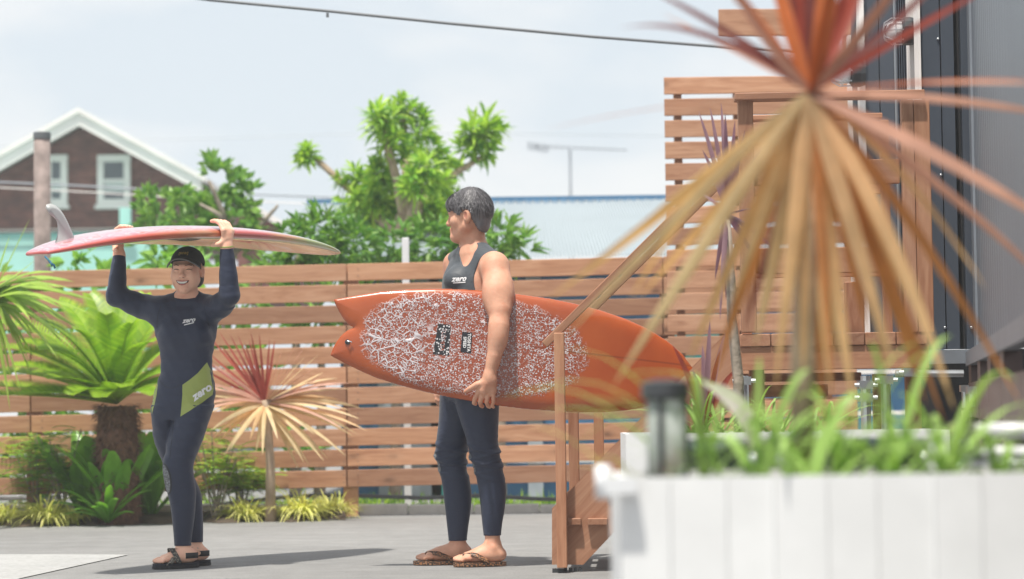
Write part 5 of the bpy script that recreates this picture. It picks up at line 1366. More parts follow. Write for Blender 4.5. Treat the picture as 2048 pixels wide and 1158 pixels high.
# hair
def man_hair():
    V = Vol(np.array(HC) - .17, np.array(HC) + .17, .003)
    R = np.array([[l.x, f.x, u.x], [l.y, f.y, u.y], [l.z, f.z, u.z]])
    V.ell(hm(0, -.010, .038), np.array((.085, .102, .099)) * HS, R, 0)
    V.ell(hm(0, .060, .060), np.array((.064, .048, .040)) * HS, R, .03)
    V.ell(hm(0, -.066, .02), np.array((.058, .038, .055)) * HS, R, .03)
    # nape and sides
    V.ell(hm(0, -.058, -.040), np.array((.056, .038, .046)) * HS, R, .02)
    ax = [(V.lo[i] + V.h * np.arange(V.n[i])) for i in range(3)]
    X, Y, Z = np.meshgrid(*ax, indexing='ij'); dx, dy, dz = X - HC[0], Y - HC[1], Z - HC[2]
    a = (dx * l.x + dy * l.y + dz * l.z) / HS; b = (dx * f.x + dy * f.y + dz * f.z) / HS; c = (dx * u.x + dy * u.y + dz * u.z) / HS
    line = np.interp(b, [-.12, -.075, -.05, -.032, -.012, .012, .03, .045, .06, .085, .12], [-.078, -.078, -.066, -.03, .030, .034, .002, .012, .036, .030, .022])
    th = np.arctan2(a, b)
    rag = .006 * np.sin(th * 41) + .004 * np.sin(th * 87 + 1)
    d = np.maximum(V.d, (line + rag - c).astype(F32) * .8)
    flow = np.arctan2(a, b + .03)
    d = d + (.0026 * np.sin(flow * 36 + c * 60) + .0018 * np.sin(flow * 71 - c * 35)) * np.clip((c + .02) / .05, 0, 1)
    d = np.maximum(d, (-(B_sub(X, Y, Z)) * 0 - 1))
    V.d = d.astype(F32); return V
def B_sub(X, Y, Z): return np.zeros_like(X)
hv = man_hair(); hair = hv.obj('hair', M['hair_grey'], man)
HB = bvh_of(hair)
random.seed(3); mb = MB()
for i in range(1500):
    ph = random.uniform(0, 2 * PI); t0_ = random.uniform(.05, .85); ln = random.uniform(.3, .6); pts = []
    for k in range(5):
        th = (t0_ + ln * k / 4) * 1.62; ph2 = ph + .25 * math.sin(ph * 3) * k / 4
        d = (l * math.sin(ph2) + f * math.cos(ph2)) * math.sin(th) + u * math.cos(th)
        org = hm(0, -.02, .03); hh = HB.ray_cast(org + d * .3, -d)
        if hh[0] is None or (hh[0] - org).length < .05: break
        q = hh[0] + hh[1] * (random.uniform(.0006, .0035) if k < 4 else random.uniform(.001, .010))
        pts.append(q)
    if len(pts) < 3: continue
    vs_, fs_ = [], []
    for k, q in enumerate(pts):
        tg = (pts[min(k + 1, len(pts) - 1)] - pts[max(0, k - 1)]).normalized(); sd = tg.cross((q - HC).normalized()).normalized() * .0021 * (1 - k / len(pts) * .8)
        vs_ += [q - sd, q + sd]
    for k in range(len(pts) - 1): fs_.append((2 * k, 2 * k + 1, 2 * k + 3, 2 * k + 2))
    mb.add(vs_, fs_)
for i in range(60):
    d = (l * random.uniform(-.5, .5) + f * random.uniform(-.7, .3) + u).normalized(); org = hm(0, -.02, .03); hh = HB.ray_cast(org + d * .3, -d)
    if hh[0] is None: continue
    dr = (d + l * random.uniform(-.5, .5) - f * random.uniform(-.2, .9)).normalized(); q = hh[0]
    mb.add([q, q + l * .0012, q + dr * random.uniform(.012, .022)], [(0, 1, 2)])
st = mesh_obj('hair_strands', [Vector(v) - man.location for v in mb.v], mb.f, M['hair_grey'], hair, base=(0, 0, 0)); tag(st, kind='stuff')
BB = bvh_of(body)
# face details: brow, eye, mouth on the side that shows
for sgn in (1, -1):
    o_ = hm(sgn * .036, .08, .026); surf_patch('eyebrow', [BB], [(-.016, -.003), (.0, .001), (.017, -.004), (.016, .002), (0, .006), (-.016, .003)], o_, l * sgn, u, (-f - l * sgn * .35).normalized(), M['brow_hair'], man, .001, .006)
    o_ = hm(sgn * .033, .08, .002); surf_patch('eye', [BB], [(-.012, 0), (0, -.0025), (.013, -.001), (0, .003)], o_, l * sgn, u, (-f - l * sgn * .35).normalized(), M['eye_dark'], man, .001, .006)
surf_patch('mouth', [BB], [(-.022, -.001), (0, -.0035), (.022, -.001), (.024, .002), (0, .001), (-.024, .002)], hm(0, .09, -.062), l, u, -f, M['lip'], man, .001, .006)
surf_patch('ear_hollow_shade', [BB], [(x * .8, z) for x, z in ellipse2(0, 0, .0095, .017, 16, .15)], hm(.09, -.004, .002), -f, u, -l, M['ear_shade'], man, .0008, .004)  # dark oval paints the shade inside the ear hollow
# flip-flops
def sole_outline(heel, toe, w, n=22, side=1):
    d = (toe - heel); L = d.length; d.normalize(); nn = Vector((-d.y, d.x, 0)); out = []
    for k in range(n):
        a = 2 * PI * k / n; x = .5 - .5 * math.cos(a); s = math.sin(a); wd = w * (.36 + .16 * math.sin(PI * .5 * x * 1.3) + (.04 if x > .6 else 0)) * (abs(s) ** .62) * (1 if s > 0 else -1)
        out.append(heel + d * L * x + nn * wd)
    return out
def flipflop(heel, toe, ball, n_side, label):
    z0 = .004; g = root('flip_flop', (heel + toe) / 2, label, 'sandal', 'leopard print flip flops')
    ol = sole_outline(heel, toe, .105); mb = MB(); mb.prism([Vector((p.x, p.y, z0)) for p in ol], (0, 0, .017)); mb.build('sole', M['leopard'], g)
    d = (toe - heel).normalized(); nn = Vector((-d.y, d.x, 0))
    tp = ball + d * .018 - nn * n_side * .012 + Vector((0, 0, .05))
    for s in (-1, 1):
        e = heel + d * .085 + nn * s * .040 + Vector((0, 0, .022)); m_ = ball - d * .035 + nn * s * .042 + Vector((0, 0, .056))
        mb = MB(); ribbon(mb, e, m_ * 2 - (e + tp) * .5, tp, .030, 12, side=Vector((0, 0, 1)) + nn * -s * .8 + d * .35, prof=lambda t: 1.0 - .45 * t, fold=0.0)
        o = mb.build('strap', M['leopard'], g, True); sm = o.modifiers.new('thick', 'SOLIDIFY'); sm.thickness = .004
    mb = MB(); mb.tube([tp, tp + d * .006 - Vector((0, 0, .03))], .004, 6); mb.build('toe_post', M['sandal_rubber'], g)
h1, t1 = gnd(1013, YM - .0), gnd(906, YM - .03); h2_, t2 = gnd(945, YM + .155), gnd(826, YM + .13)
flipflop(h1, t1, gnd(934, YM - .02), -1, 'leopard print flip flop on the foot of the man nearer the stairs')
flipflop(h2_, t2, gnd(859, YM + .14), -1, 'leopard print flip flop on the leading foot of the man')

# ================================================================== orange fish surfboard
YO = YM - .145
OB = P(1010, 700, YO)
fish = root('surfboard', OB, 'orange swallow tail surfboard with white wax beads and two black stickers held sideways', 'surfboard')
up_l = [(667, 599), (700, 593), (760, 583), (815, 578.5), (870, 577), (920, 578), (970, 581.5), (1035, 588), (1100, 597), (1150, 607), (1200, 620), (1250, 637), (1295, 657), (1335, 682), (1365, 708), (1385, 735), (1392, 754)]
lo_l = [(1388, 768), (1372, 784), (1345, 798), (1310, 810), (1270, 819), (1215, 824.5), (1160, 825), (1110, 822.5), (1050, 818), (1000, 812), (950, 804), (900, 795), (850, 784), (800, 771), (755, 757), (720, 742), (690, 727), (660, 711)]
tail = [(664, 700), (671, 686), (682, 671), (694, 661), (707, 655), (699, 651), (688, 640), (678, 624), (671, 610)]
opx = up_l + lo_l + tail
def cr(pts, n=4, closed=True):
    out = []; N = len(pts)
    for i in range(N):
        p0, p1, p2, p3 = (np.array(pts[(i + k) % N], float) for k in (-1, 0, 1, 2))
        for k in range(n):
            t = k / n; out.append(.5 * ((2 * p1) + (-p0 + p2) * t + (2 * p0 - 5 * p1 + 4 * p2 - p3) * t * t + (-p0 + 3 * p1 - 3 * p2 + p3) * t ** 3))
    return out
def seg_sd(poly, A, C):
    """signed distance (inside negative) of grid points to a polygon"""
    poly = np.array(poly); d = np.full(A.shape, 1e9); ins = np.zeros(A.shape, bool)
    for i in range(len(poly)):
        (x0, y0), (x1, y1) = poly[i], poly[(i + 1) % len(poly)]; ex, ey = x1 - x0, y1 - y0
        t = np.clip(((A - x0) * ex + (C - y0) * ey) / (ex * ex + ey * ey + 1e-12), 0, 1); d = np.minimum(d, (A - x0 - t * ex) ** 2 + (C - y0 - t * ey) ** 2)
        c = ((y0 > C) != (y1 > C)) & (A < (x1 - x0) * (C - y0) / (y1 - y0 + 1e-12) + x0); ins ^= c
    return np.where(ins, -1, 1) * np.sqrt(d)
def fish_mesh():
    pts = []
    for i, seg in enumerate((up_l, lo_l, tail)): pts += [P(x, y, YO) for x, y in seg]
    sm = []
    raw = [(p.x, p.z) for p in pts]; N = len(raw)
    sm = raw
    h = .0042; lo = np.array([min(p[0] for p in raw) - .02, 0, min(p[1] for p in raw) - .02]); hi = np.array([max(p[0] for p in raw) + .02, 0, max(p[1] for p in raw) + .02])
    ax = np.arange(lo[0], hi[0], h); az = np.arange(lo[2], hi[2], h); ay = np.arange(-.055, .055, h)
    A, C = np.meshgrid(ax, az, indexing='ij'); sd = seg_sd(sm, A, C)
    s = np.maximum(-sd, 0); r = .085; T = .060
    hh = .5 * T * np.sqrt(np.clip(1 - (1 - np.clip(s / r, 0, 1)) ** 2.4, 0, 1)) * (1 - .35 * np.clip((ax[:, None] - OB.x - .35) / .5, 0, 1)) * (1 - .45 * np.clip((OB.x - .45 - ax[:, None]) / .4, 0, 1))
    d = np.maximum(np.abs(ay)[None, :, None] - hh[:, None, :], sd[:, None, :] * .5)
    V = Vol.__new__(Vol); V.lo = np.array([lo[0], YO - .055, lo[2]]); V.h = h; V.d = d.astype(F32); V.n = d.shape
    return V
fv = fish_mesh()
def m_fish():
    b = NB('fish_resin'); v = b.coord('Object')
    sep = b.n.new('ShaderNodeSeparateXYZ'); b.l(v, sep.inputs[0])
    # waxed area: an ellipse along the sloping board
    sc = FPX / YO
    rot = b.new('ShaderNodeMapping', _vector_type='TEXTURE', Location=((948 - 1010) / sc, 0, -(690 - 700) / sc), Rotation=(0, math.radians(7.5), 0), Scale=(232 / sc, 1, 103 / sc)); b.l(v, rot.inputs['Vector'])
    rs = b.n.new('ShaderNodeSeparateXYZ'); b.l(rot.outputs[0], rs.inputs[0])
    e = b.math('ADD', b.math('POWER', b.math('ABSOLUTE', rs.outputs['X']), 2.2), b.math('POWER', b.math('ABSOLUTE', rs.outputs['Z']), 2.2))
    wob = b.noise(v, 22, 4, .7); e2 = b.math('ADD', e, b.math('MULTIPLY', b.math('SUBTRACT', wob, .5), .55))
    face = b.math('LESS_THAN', sep.outputs['Y'], -.004)
    area = b.math('MULTIPLY', b.ramp(e2, [(.82, (1,) * 3), (1.02, (0,) * 3)]), face)
    wv = b.new('ShaderNodeVectorMath', _operation='ADD'); nz2 = b.new('ShaderNodeTexNoise', Scale=16.0, Detail=3.0); b.l(v, nz2.inputs['Vector'])
    sc2 = b.new('ShaderNodeVectorMath', _operation='SCALE', Scale=.010); b.l(nz2.outputs['Color'], sc2.inputs[0]); b.l(v, wv.inputs[0]); b.l(sc2.outputs[0], wv.inputs[1])
    flat = b.new('ShaderNodeMapping', Scale=(1, .0, 1)); b.l(wv.outputs[0], flat.inputs['Vector'])
    flat2 = b.new('ShaderNodeMapping', Scale=(1, .0, 1)); b.l(v, flat2.inputs['Vector'])
    v1 = b.new('ShaderNodeTexVoronoi', Scale=98.0, Randomness=.9); b.l(flat.outputs[0], v1.inputs['Vector'])
    v2 = b.new('ShaderNodeTexVoronoi', Scale=22.0, _feature='DISTANCE_TO_EDGE'); b.l(flat.outputs[0], v2.inputs['Vector'])
    v3 = b.new('ShaderNodeTexVoronoi', Scale=70.0, _feature='DISTANCE_TO_EDGE'); b.l(flat.outputs[0], v3.inputs['Vector'])
    dots = b.ramp(v1.outputs['Distance'], [(.28, (1,) * 3), (.38, (0,) * 3)])
    patch = b.noise(flat2.outputs[0], 9, 3)
    cells = b.math('MULTIPLY', b.ramp(v2.outputs['Distance'], [(.022, (1,) * 3), (.05, (0,) * 3)]), b.ramp(b.math('ADD', b.math('MULTIPLY', rs.outputs['X'], -.55), patch), [(.66, (0,) * 3), (.80, (1,) * 3)]))
    lines = b.math('MULTIPLY', b.ramp(v3.outputs['Distance'], [(.03, (1,) * 3), (.08, (0,) * 3)]), b.ramp(b.noise(flat2.outputs[0], 30, 3), [(.43, (0,) * 3), (.54, (1,) * 3)]))
    hole = b.ramp(b.math('SUBTRACT', 1.0, cells), [(.0, (1,) * 3), (1.0, (.78,) * 3)])
    dots = b.math('MULTIPLY', dots, b.ramp(patch, [(.2, (.7,) * 3), (.4, (1,) * 3)]))
    wax = b.math('MULTIPLY', b.math('MAXIMUM', b.math('MAXIMUM', dots, cells), lines), area, True)
    n1 = b.noise(v, 4, 4)
    resin = b.ramp(n1, [(.3, (.33, .058, .012)), (.7, (.41, .086, .018))])
    resin = b.mix(b.math('MULTIPLY', area, .6), resin, (.25, .050, .022, 1))
    rail_ = b.ramp(e, [(1.25, (0,) * 3), (1.9, (.30,) * 3)])
    # stringer line
    ln = b.math('LESS_THAN', b.math('ABSOLUTE', b.math('SUBTRACT', rs.outputs['Z'], .10)), .018); ln = b.math('MULTIPLY', ln, b.math('GREATER_THAN', rs.outputs['X'], .38))
    resin = b.mix(b.math('MULTIPLY', ln, .55), resin, (.17, .035, .012, 1))
    col = b.mix(wax, resin, (.66, .62, .65, 1))
    b.set(col, b.ramp(wax, [(0, (.22,) * 3), (1, (.6,) * 3)]), 0, .5, Coat__Weight=.4, Coat__Roughness=.1)
    b.bump(wax, .7, .006); M['fish_resin'] = b.mat
m_fish()
deck_ = fv.obj('board', M['fish_resin'], fish)
FB = bvh_of(deck_)
sx = Vector((1, 0, 0)); 
def wax_sticker():
    b = NB('sticker_black'); v = b.coord('Object'); fl = b.new('ShaderNodeMapping', Scale=(1, 0, 1)); b.l(v, fl.inputs['Vector'])
    v1 = b.new('ShaderNodeTexVoronoi', Scale=85.0, Randomness=.9); b.l(fl.outputs[0], v1.inputs['Vector']); d = b.ramp(v1.outputs['Distance'], [(.28, (1,) * 3), (.42, (0,) * 3)])
    b.set(b.mix(d, (.018, .02, .025, 1), (.72, .71, .73, 1)), .5); b.bump(d, .6, .005); M['sticker_black'] = b.mat
wax_sticker()
sc_ = FPX / YO
for nm, quad in (('sticker', [(877, 648), (902, 650), (898, 711), (866, 708)]), ('sticker', [(925, 664), (945, 666), (942, 707), (921, 704)])):
    c = [sum(q[0] for q in quad) / 4, sum(q[1] for q in quad) / 4]; o_ = P(c[0], c[1], YO)
    surf_patch(nm, [FB], [((q[0] - c[0]) / sc_, -(q[1] - c[1]) / sc_) for q in quad][::-1], o_, sx, (0, 0, 1), (0, 1, 0), M['sticker_black' if c[0] < 900 else 'seam_dark'], fish, .0012, .02)
for s, px, py, sz in (('TOSHITA', 938, 685.5, .020), ('SPEED', 929.5, 685, .019)):
    lettering(s, sz, [FB], P(px, py, YO), Vector((-.06, 0, -1)).normalized(), Vector((1, 0, -.06)).normalized(), (0, 1, 0), M['print_white'], fish, 0, .0006, lift=.0022)
lettering('TUSHITA', .026, [FB], P(886, 680, YO), Vector((-.12, 0, -1)).normalized(), Vector((1, 0, -.12)).normalized(), (0, 1, 0), M['fish_resin'], fish, 0, .0008, lift=.002)
pc_ = P(695, 684, YO - .02); mb = MB(); mb.lathe((0, 0, 0), [(.012, 0), (.012, .004), (.009, .005)], 12); mb.v = [(pc_.x + x, pc_.y - z - .0, pc_.z + y) for x, y, z in mb.v]
lp = mb.build('leash_plug', M['black_plastic'], fish)
mb = MB(); mb.tube([pc_ + Vector((-.006, -.005, .004)), pc_ + Vector((.004, -.016, .002)), pc_ + Vector((.016, -.010, .002)), pc_ + Vector((.022, -.012, -.003))], .003, 6)
mesh_obj('leash_loop', [Vector(v) - fish.location for v in mb.v], mb.f, M['chrome'], lp, True, base=(0, 0, 0))
# ================================================================== the woman
YWm = 11.35
def JW(px, py, dy=0.0): return P(px, py, YWm + dy)
TP_, NP_ = P(74, 507, 10.55), P(662, 507, 12.2)
dl_ = Vector((NP_.x - TP_.x, NP_.y - TP_.y, 0)); LL = dl_.length; dl_.normalize(); dn_ = Vector((dl_.y, -dl_.x, 0))
zT, zN = TP_.z, NP_.z
def lb_pt(t):
    z = zT + (zN - zT) * t + .060 * (1 - (2 * t - 1) ** 2) - .035 * max(0, (.35 - t) / .35) ** 2 + .035 * (1 - t)
    return Vector((TP_.x, TP_.y, 0)) + dl_ * (LL * t) + Vector((0, 0, z))
def lb_w(t): return .285 * max(1e-3, (math.sin(PI * min(1, max(0, .02 + .96 * t))) ** .52) * (1 - .10 * (t - .5)))
def lb_t(t): return (.088 - .022 * t) * max(.26, math.sin(PI * min(1, max(0, .03 + .94 * t))) ** .5)
def px_of(p):
    d = Vector(p) - CAM; return W2 + FPX * d.dot(rr) / d.dot(-Vector(cam.matrix_world.col[2][:3]))
def rail_at(px, sg):
    best = min((abs(px_of(lb_pt(t) + dn_ * sg * lb_w(t)) - px), t) for t in [k / 400 for k in range(20, 381)])[1]
    return lb_pt(best) + dn_ * sg * lb_w(best)
RN_, RF_ = rail_at(447, 1), rail_at(242, -1)
ROOT_W = Vector((P(368, 1120, YWm).x, YWm + .03, 0))
wom = root('person', ROOT_W, 'smiling woman in a navy wetsuit with lime hip panels carrying a longboard on her head', 'person')
ppw = FPX / YWm
B = Vol((P(210, 600, YWm).x - .06, YWm - .42, -.01), (P(482, 600, YWm).x + .06, YWm + .42, 1.62), HGT)
tw = [(604, 347, 400, .03, .055), (622, 324, 418, .015, .085), (648, 320, 425, .0, .098), (672, 317, 427, -.012, .106), (698, 321, 425, -.005, .097), (722, 324, 422, .0, .087), (745, 323, 423, .0, .089), (766, 317, 427, .0, .098), (790, 310, 428, .008, .110), (815, 307, 423, .012, .112), (838, 308, 414, .012, .097)]
B.loft(secs(tw, YWm, ppw), .015)
for sx_ in (350, 391): B.ell(JW(sx_, 670, -.080), (.042, .036, .042), None, .05)
fl = [(812, 352, 426, .0, .105), (850, 346, 413, -.015, .098), (878, 338, 404, -.03, .090), (905, 333, 393, -.045, .080), (928, 328, 385, -.055, .072), (957, 330, 386, -.055, .063), (985, 337, 390, -.04, .061), (1005, 342, 389, -.03, .058), (1032, 346, 387, -.02, .053), (1062, 349, 383, -.012, .043), (1091, 351, 380, -.006, .037), (1106, 352, 382, -.004, .036)]
bl = [(812, 305, 366, .02, .105), (850, 307, 353, .03, .094), (880, 311, 361, .05, .087), (920, 326, 374, .085, .073), (952, 340, 385, .10, .063), (985, 352, 399, .115, .060), (1022, 364, 403, .13, .055), (1058, 374, 404, .14, .043), (1086, 378, 404, .145, .037), (1100, 380, 405, .145, .036)]
B.loft(secs(fl, YWm, ppw), .012); B.loft(secs(bl, YWm, ppw), .012)
# shoulders and arms
SR, SL = JW(324, 622, .0), JW(416, 620, .0)
WR_ = RF_ - dn_ * .012 - Vector((0, 0, .075)); ER_ = JW(233, 590, WR_.y - YWm - .05)
WL_ = RN_ + dn_ * .016 - Vector((0, 0, .062)); EL_ = JW(459, 590, -.20)
nbw = JW(374, 602, .025)
B.cap(nbw, SR, .055, .052, .035); B.cap(nbw, SL, .055, .052, .035)
B.chain([SR, JW(285, 612, .025), ER_], [.054, .050, .040], .03)
B.chain([ER_, ER_.lerp(WR_, .35), ER_.lerp(WR_, .7), WR_], [.040, .038, .032, .0255], .02)
B.cap(SR, JW(328, 664, .01), .045, .03, .04); B.cap(SL, JW(414, 664, .01), .045, .03, .04)
B.chain([SL, JW(440, 610, -.10), EL_], [.053, .050, .041], .03)
B.chain([EL_, EL_.lerp(WL_, .35), EL_.lerp(WL_, .7), WL_], [.041, .039, .032, .0255], .02)
B.cap(JW(374, 612, .035), JW(375, 572, .03), .052, .048, .012)
# feet
foot(B, gnd(385, YWm + .0), gnd(330, YWm - .06), JW(366, 1104, -.004), .86, .026, side=1)
foot(B, gnd(408, YWm + .15), gnd(355, YWm + .09), JW(392, 1100, .145), .86, .026, side=1)
SUIT = B.copy(.0045)
f, u, l = head_axes((-.14, -.98, -.02), (.02, .0, 1))
HC = JW(374.5, 541.5, -.005); HS = .90
hw = add_head(B, HC, f, u, l, HS, True)
# smile: lift the cheeks, open the mouth a little
for s_ in (-1, 1):
    B.ell(hw(s_ * .041, .064, -.030), np.array((.022, .019, .019)) * HS, None, .02); B.ell(hw(s_ * .040, .036, -.058), np.array((.021, .032, .027)) * HS, None, .03)
# hands: the left one grips the near rail, the right one the far rail
LN, LF = Vector((.61, .79, 0)), Vector((.79, -.61, 0))
def grip(e, sg, wr):
    """hand on a board rail: palm outside, fingers over the top, thumb underneath"""
    o_, z_ = dn_ * sg, Vector((0, 0, 1))
    B.chain([wr, e + o_ * .020 - z_ * .028, e + o_ * .022 - z_ * .004], [.0255, .024, .021], .02)
    for k in range(4):
        s_ = dl_ * (-.030 + .020 * k); r_ = (.0098, .0104, .0100, .0086)[k]; ln_ = (.9, 1.0, .95, .78)[k]
        B.cap(e + o_ * .020 - z_ * .02 + s_ * .5, e + o_ * .024 + z_ * .012 + s_, .017, r_ * 1.25, .012)
        B.chain([e + o_ * .024 + z_ * .012 + s_, e + o_ * .002 + z_ * .046 + s_ * 1.05, e - o_ * .030 * ln_ + z_ * .060 + s_ * 1.08, e - o_ * .052 * ln_ + z_ * .058 + s_ * 1.08], [r_ * 1.15, r_, r_ * .92, r_ * .8], .006)
    B.chain([e + o_ * .018 - z_ * .03 - dl_ * .015, e + o_ * .004 - z_ * .050 - dl_ * .038, e - o_ * .022 - z_ * .056 - dl_ * .052], [.0145, .0115, .009], .008)
grip(RN_, 1, WL_); grip(RF_, -1, WR_)
wbody = B.obj('body', M['skin_fair'], wom)
# wetsuit
S_ = SUIT
S_.plane(JW(374, 605, -.05), (0, -.42, 1))
w = S_.win((-99, -99, -1), (99, 99, 9)); _, X, Y, Z = w
hem = np.where(Y < YWm + .065, P(366, 1091, YWm).z, P(392, 1084, YWm + .145).z).astype(F32)
SUITBACK = None
low = (Z < 1.0)
S_.d[w[0]] = np.where(Z < .5, np.maximum(S_.d[w[0]], (hem - Z).astype(F32)), S_.d[w[0]])
# sleeves end at the wrists (neck plane must not cut the raised arms): rebuild arms after the cut
S_.chain([SR, JW(285, 612, .025), ER_], [.0585, .0545, .0445], .03)
S_.chain([ER_, ER_.lerp(WR_, .35), ER_.lerp(WR_, .7), WR_], [.0445, .0425, .0365, .0300], .02)
S_.chain([SL, JW(440, 610, -.10), EL_], [.0575, .0545, .0455], .03)
S_.chain([EL_, EL_.lerp(WL_, .35), EL_.lerp(WL_, .7), WL_], [.0455, .0435, .0365, .0300], .02)
S_.cap(JW(372, 594, .03), SR, .045, .054, .035); S_.cap(JW(376, 594, .03), SL, .045, .054, .035)
# hollow for the head and neck
S_.cap(JW(374.5, 586, .0), JW(375, 560, .0), .0535, .056, .004, sub=True)
def wrinkle(X, Y, Z): return .0016 * np.sin(Z * 90 + X * 60) * np.sin(X * 70 - Z * 30 + Y * 20)
S_.wobble((-99, -99, .5), (99, 99, 1.3), wrinkle)
# cuff cut
for wr_, dr in ((WR_, WR_ - ER_), (WL_, WL_ - EL_)):
    dr = dr.normalized(); S_.cap(Vector(wr_) + dr * .045, Vector(wr_) + dr * .07, .046, .046, .002, sub=True)
suit = S_.obj('wetsuit', M['neoprene_navy'], wom)
SB = bvh_of(suit)
dW = Vector((0, 1, 0)); xW, zW = Vector((1, 0, 0)), Vector((0, 0, 1))
def wpatch(name, poly, mat, lift=.0016, h=.012, bv=None, d=None):
    c = (sum(p[0] for p in poly) / len(poly), sum(p[1] for p in poly) / len(poly)); o_ = JW(c[0], c[1], 0)
    pts = [Vector(JW(x, y, 0)) - o_ for x, y in poly]
    # clamp the far corners so that every point lands on the body
    return surf_patch(name, [bv or SB], [(p.x, p.z) for p in pts], o_, xW, zW, d or dW, M[mat], wom, lift, h)
wpatch('hip_panel', [(417, 725), (420, 733), (424, 742), (427, 752), (428.5, 765), (428.5, 780), (427, 790), (408, 806), (385, 822), (367, 833), (369, 815), (371, 790), (371, 770), (385, 760), (400, 747)], 'neoprene_lime')
wpatch('hip_panel', [(316, 764), (318.5, 770), (317, 790), (312, 812), (306.5, 829), (305.5, 815), (307.5, 795), (310, 780)], 'neoprene_lime')
for c_, rx, rz, ang, mt, lf in (((337.5, 957), 13, 32, .12, 'seam_dark', .0012), ((337, 957), 10, 28, .12, 'knee_mesh', .0022)):
    wpatch('knee_pad', [(max(x, 330.2), y) for x, y in ellipse2(c_[0], c_[1], rx, rz, 22, -ang)], mt, lf)
lettering('zero', .031, [SB], JW(383, 642, 0), (xW * math.cos(.13) + zW * math.sin(.13)), (zW * math.cos(.13) - xW * math.sin(.13)), dW, M['print_white'], wom, .4, .0012)
wpatch('print_bar', [(375, 650.5), (394, 645.5), (394, 647.7), (375, 652.7)], 'print_white')
a_ = .62
lettering('zero', .051, [SB], JW(407, 785, 0), (xW * math.cos(a_) + zW * math.sin(a_)), (zW * math.cos(a_) - xW * math.sin(a_)), dW, M['print_white'], wom, .35, .002, lift=.0032)
def seam(pts):
    piping('seam', [JW(x, y, 0) for x, y in pts], [SB], dW, wom, .0011)
seam([(320, 752), (325, 764), (335, 773), (347, 777), (358, 775), (368, 768)]); seam([(326, 612), (318, 640), (316, 660)]); seam([(414, 610), (418, 640), (424, 662)])
seam([(352, 840), (350, 880), (346, 925)])
# wrist band
mb = MB(); c = Vector(WL_ + (RN_ - WL_) * .02); ax_ = (WL_ - EL_).normalized(); e1 = ax_.orthogonal().normalized(); e2_ = ax_.cross(e1)
mb.tube([c + (e1 * math.cos(2 * PI * k / 16) + e2_ * math.sin(2 * PI * k / 16)) * .0285 for k in range(17)], .0045, 6); mb.build('wrist_band', M['neoprene_lime'], wom, True)
# stand-up collar
vs2, fs2 = [], []; cb = JW(374, 600, .028); NBV = bvh_of(wbody)
def neck_r(a, z, cap_):
    dr_ = Vector((math.cos(a), math.sin(a), 0)); o_ = Vector((cb.x, cb.y, z)); h_ = NBV.ray_cast(o_ + dr_ * cap_, -dr_)
    return (h_[0] - o_).length if h_[0] is not None and (h_[0] - o_).dot(dr_) > .03 else .055
for k in range(40):
    a = 2 * PI * k / 40; fr = max(0, -math.sin(a)); zt_ = JW(374, 588 + 11 * fr ** 1.2, .0).z; zb_ = JW(374, 614, 0).z; dr_ = Vector((math.cos(a), math.sin(a), 0))
    rb_, rm_, rt_ = neck_r(a, zb_, .12), neck_r(a, (zt_ + zb_) / 2, .10), min(.074, neck_r(a, zt_, .085)); rm_ = min(max(rm_, rt_), rt_ + .012); rb_ = min(max(rb_, rm_), rm_ + .014)
    for r__, z__ in ((rb_ + .005, zb_), (rm_ + .0065, (zt_ + zb_) / 2), (rt_ + .0065, zt_), (rt_ + .002, zt_ + .001), (rt_ - .004, zt_ - .012)):
        vs2.append((cb.x + dr_.x * r__, cb.y + dr_.y * r__, z__))
for k in range(40):
    for j in range(4): fs2.append((k * 5 + j, ((k + 1) % 40) * 5 + j, ((k + 1) % 40) * 5 + j + 1, k * 5 + j + 1))
mesh_obj('collar', vs2, fs2, M['neoprene_navy'], wom, True)
# face
WB = bvh_of(wbody)
def fpatch(name, pts, mat, o3, lift=.001, h=.005):
    q_ = 1.18 if name in ('mouth', 'teeth', 'lip') else 1.1
    return surf_patch(name, [WB], [(x * HS * q_, y * HS * q_) for x, y in pts], hw(*o3), l, u, -f, M[mat], wom, lift, h)
fpatch('mouth', [(-.030, .004), (-.020, -.001), (-.008, -.003), (.008, -.003), (.020, -.001), (.030, .004), (.024, -.008), (.013, -.0145), (0, -.016), (-.013, -.0145), (-.024, -.008)], 'mouth_dark', (0, .09, -.056), .0014)
fpatch('teeth', [(-.025, .0015), (-.016, -.002), (0, -.0035), (.016, -.002), (.025, .0015), (.019, -.0075), (.009, -.0112), (-.009, -.0112), (-.019, -.0075)], 'teeth', (0, .09, -.056), .0026)
fpatch('lip', [(-.030, .004), (-.016, .0025), (-.005, .003), (0, .0018), (.005, .003), (.016, .0025), (.030, .004), (.020, -.001), (.008, -.003), (-.008, -.003), (-.020, -.001)], 'lip', (0, .09, -.056), .0022)
fpatch('lip', [(-.026, -.004), (-.013, -.0125), (0, -.0145), (.013, -.0125), (.026, -.004), (.014, -.0175), (0, -.0205), (-.014, -.0175)], 'lip', (0, .09, -.056), .0022)
for s_ in (-1, 1):
    fpatch('eye', [(s_ * x, y) for x, y in ((-.0155, -.001), (-.007, .004), (.003, .0055), (.012, .003), (.018, -.002), (.011, .0005), (.002, .002), (-.007, .001))], 'eye_dark', (s_ * .032, .09, .001), .0012)
    fpatch('eyebrow', [(s_ * x, y) for x, y in ((-.016, -.001), (.0, .003), (.018, -.001), (.018, .001), (.0, .0065), (-.016, .003))], 'brow_hair', (s_ * .034, .09, .023), .0012)
    fpatch('nostril', [(s_ * x, y) for x, y in ((-.004, -.0015), (.004, -.002), (.004, .001), (-.003, .0015))], 'mouth_dark', (s_ * .008, .1, -.0395), .0012)
